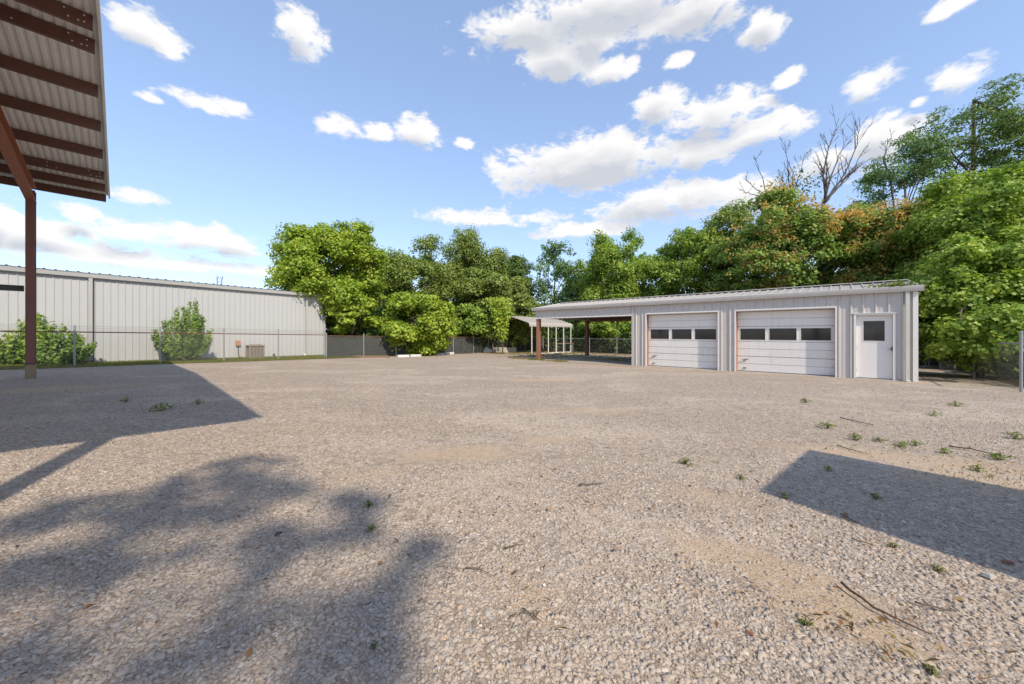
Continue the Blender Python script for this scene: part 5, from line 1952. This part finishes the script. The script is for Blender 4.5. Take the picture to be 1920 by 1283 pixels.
def weed(px, py, size, label, seed, group='green weeds sprouting in the gravel'):
    rg = np.random.default_rng(seed)
    x, y = ground_px(px, py)
    size *= 0.72 if py > 775 or px > 600 else 0.5
    e = empty('weed', (x, y, gz(x, y)), 0, label, 'weed', group)
    k = 46
    a = rg.uniform(0, 2 * np.pi, k)
    r = rg.uniform(0.05, 1, k) * size
    h = size * 0.75 * rg.uniform(0.2, 1, k) * (1.15 - r / size * 0.7)
    C = np.stack([np.cos(a) * r, np.sin(a) * r, h + 0.01], axis=1)
    leaf_object('leaves', C, np.stack([np.cos(a) * 0.4, np.sin(a) * 0.4, np.ones(k)], axis=1) + rg.normal(0, 0.3, size=(k, 3)), rg.uniform(0.22, 0.48, k) * size, rg.uniform(0.2, 1, k), LM['weed'], e, 0.3,
                np.stack([np.cos(a), np.sin(a), np.full(k, 0.35)], axis=1))
    mb = MB()
    for i in range(0, k, 5):
        mb.tube([(0, 0, -0.01), tuple(C[i] * np.array([0.5, 0.5, 0.7])), tuple(C[i])], [0.004, 0.003, 0.002], 4)
    mb.build('stems', M['twig'], e)


WEEDS = [(1604, 826, 0.14, 'tallest green weed in the row behind the square shadow'), (1648, 829, 0.10, 'green weed in the middle of the row behind the square shadow'),
         (1690, 838, 0.12, 'broad green weed in the row behind the square shadow'), (1717, 836, 0.11, 'upright green weed ending the row behind the square shadow'),
         (1472, 935, 0.075, 'bright weed on the sunny edge of the square shadow'), (1553, 883, 0.07, 'small weed inside the far corner of the square shadow'),
         (1640, 936, 0.07, 'small weed in the middle of the square shadow'), (1750, 780, 0.14, 'low weed between the weed row and the shed'),
         (1792, 762, 0.17, 'low weed near the fence beyond the shed end'), (1905, 824, 0.16, 'bushy weed near the fence'), (1876, 863, 0.14, 'straggling weed on the earthy patch'),
         (1770, 850, 0.10, 'weed on the orange earth patch'), (1835, 884, 0.10, 'weed beside the far edge of the square shadow'), (1552, 804, 0.16, 'flat mossy weed in front of the weed row'),
         (1285, 871, 0.10, 'yellowish flat weed alone on open gravel'), (1388, 899, 0.06, 'tiny weed alone on open gravel'),
         (1508, 1172, 0.045, 'leafy weed at the end of the bare earth strip'), (1675, 1027, 0.04, 'small bright weed just outside the square shadow'), (1757, 1071, 0.05, 'grassy tuft on stony gravel outside the square shadow'),
         (1745, 1263, 0.04, 'small weed on the stony gravel beside straw'), (697, 994, 0.05, 'dark weed inside the tree shadow edge'), (690, 950, 0.07, 'flat dark weed at the tip of the tree shadow'),
         (701, 1217, 0.025, 'tiny green weed among dark shaded stones'), (300, 770, 0.30, 'largest weed patch inside the canopy shadow'), (372, 758, 0.2, 'thin weed patch in the canopy shadow'), (236, 754, 0.2, 'small weed patch in the canopy shadow nearest its post'),
         (1510, 755, 0.15, 'flat weed in front of the garage doors')]
for i, (px, py, s, lab) in enumerate(WEEDS):
    weed(px, py, s, lab, 300 + i)


def litter(name, label, spots, k, pal, seed, size=(0.015, 0.045), cat='leaf litter', aspect=0.3):
    rg = np.random.default_rng(seed)
    C, T = [], []
    for (px, py, ra, rb) in spots:
        x, y = ground_px(px, py)
        q = rg.normal(size=(k, 2)) * np.array([ra, rb]) * 0.5
        xx, yy = x + q[:, 0], y + q[:, 1]
        C.append(np.stack([xx, yy, gzv(xx, yy) + 0.022 + rg.uniform(0, 0.012, k)], axis=1))
    C = np.concatenate(C)
    n_ = len(C)
    o = leaf_object(name, C, rg.normal(0, 0.45, size=(n_, 3)) + np.array([0, 0, 1]), rg.uniform(size[0], size[1], n_), rg.uniform(0, 1, n_), LM[pal], None, aspect)
    tag(o, label, cat, kind='stuff')


litter('leaf_litter', 'dry brown leaves scattered in drifts on the gravel', [(930, 955, 0.5, 0.12), (1040, 962, 0.35, 0.1), (1120, 950, 0.3, 0.2), (785, 965, 0.15, 0.1), (1500, 1130, 0.3, 0.15), (1600, 1180, 0.4, 0.2), (1400, 1110, 0.2, 0.1), (560, 960, 0.4, 0.2), (1750, 1240, 0.5, 0.2)], 15, 'litter', 81, (0.012, 0.032))
litter('straw', 'dry straw strewn on the gravel', [(1000, 1165, 0.22, 0.16), (1720, 1240, 0.3, 0.1), (1590, 1180, 0.2, 0.06), (1820, 870, 0.5, 0.15), (1900, 890, 0.4, 0.2)], 18, 'dry', 82, (0.03, 0.065), 'straw', 0.035)
litter('stray_leaves', 'single yellow brown leaves lying far apart on the gravel', [(960, 1000, 5, 2.4)], 160, 'litter', 83, (0.02, 0.05))


def chip(name, label, px, py, mat, sx, sy, sz, rot, cat):
    x, y = ground_px(px, py)
    mb = MB()
    rs = random.Random(px)
    v = [(sx * a * rs.uniform(0.7, 1.1), sy * b * rs.uniform(0.7, 1.1), sz * c * rs.uniform(0.7, 1.2)) for (a, b, c) in ((-1, -1, 0), (1, -0.8, 0), (1, 1, 0), (-0.9, 1, 0), (-0.6, -0.6, 1), (0.7, -0.5, 1), (0.5, 0.7, 1.1), (-0.7, 0.5, 0.9))]
    mb.add(v, [(0, 3, 2, 1), (4, 5, 6, 7), (0, 1, 5, 4), (1, 2, 6, 5), (2, 3, 7, 6), (3, 0, 4, 7)])
    o = mb.build(name, M[mat], None, bevel=0.004)
    o.location = (x, y, gz(x, y) + 0.008)
    o.rotation_euler = (0, 0, rot)
    tag(o, label, cat)


chip('rubber_scrap', 'black bent scrap of rubber inside the tree shadow', 522, 1004, 'dark_metal', 0.028, 0.012, 0.018, 0.4, 'scrap')
chip('brick_fragment', 'long red brick fragment among the stones', 1405, 1192, 'primer', 0.022, 0.008, 0.012, -0.9, 'brick')
chip('rust_fragment', 'dark rusty lump lying inside the square shadow', 1888, 1058, 'column', 0.03, 0.014, 0.016, -0.4, 'scrap')
chip('white_stone', 'palest rounded stone on gravel beside the bent dry twig', 1020, 1101, 'white', 0.010, 0.008, 0.010, 0.3, 'stone')
chip('pale_block', 'pale boulder chip resting inside the square shadow', 1855, 1085, 'concrete', 0.03, 0.022, 0.02, 0.2, 'stone')
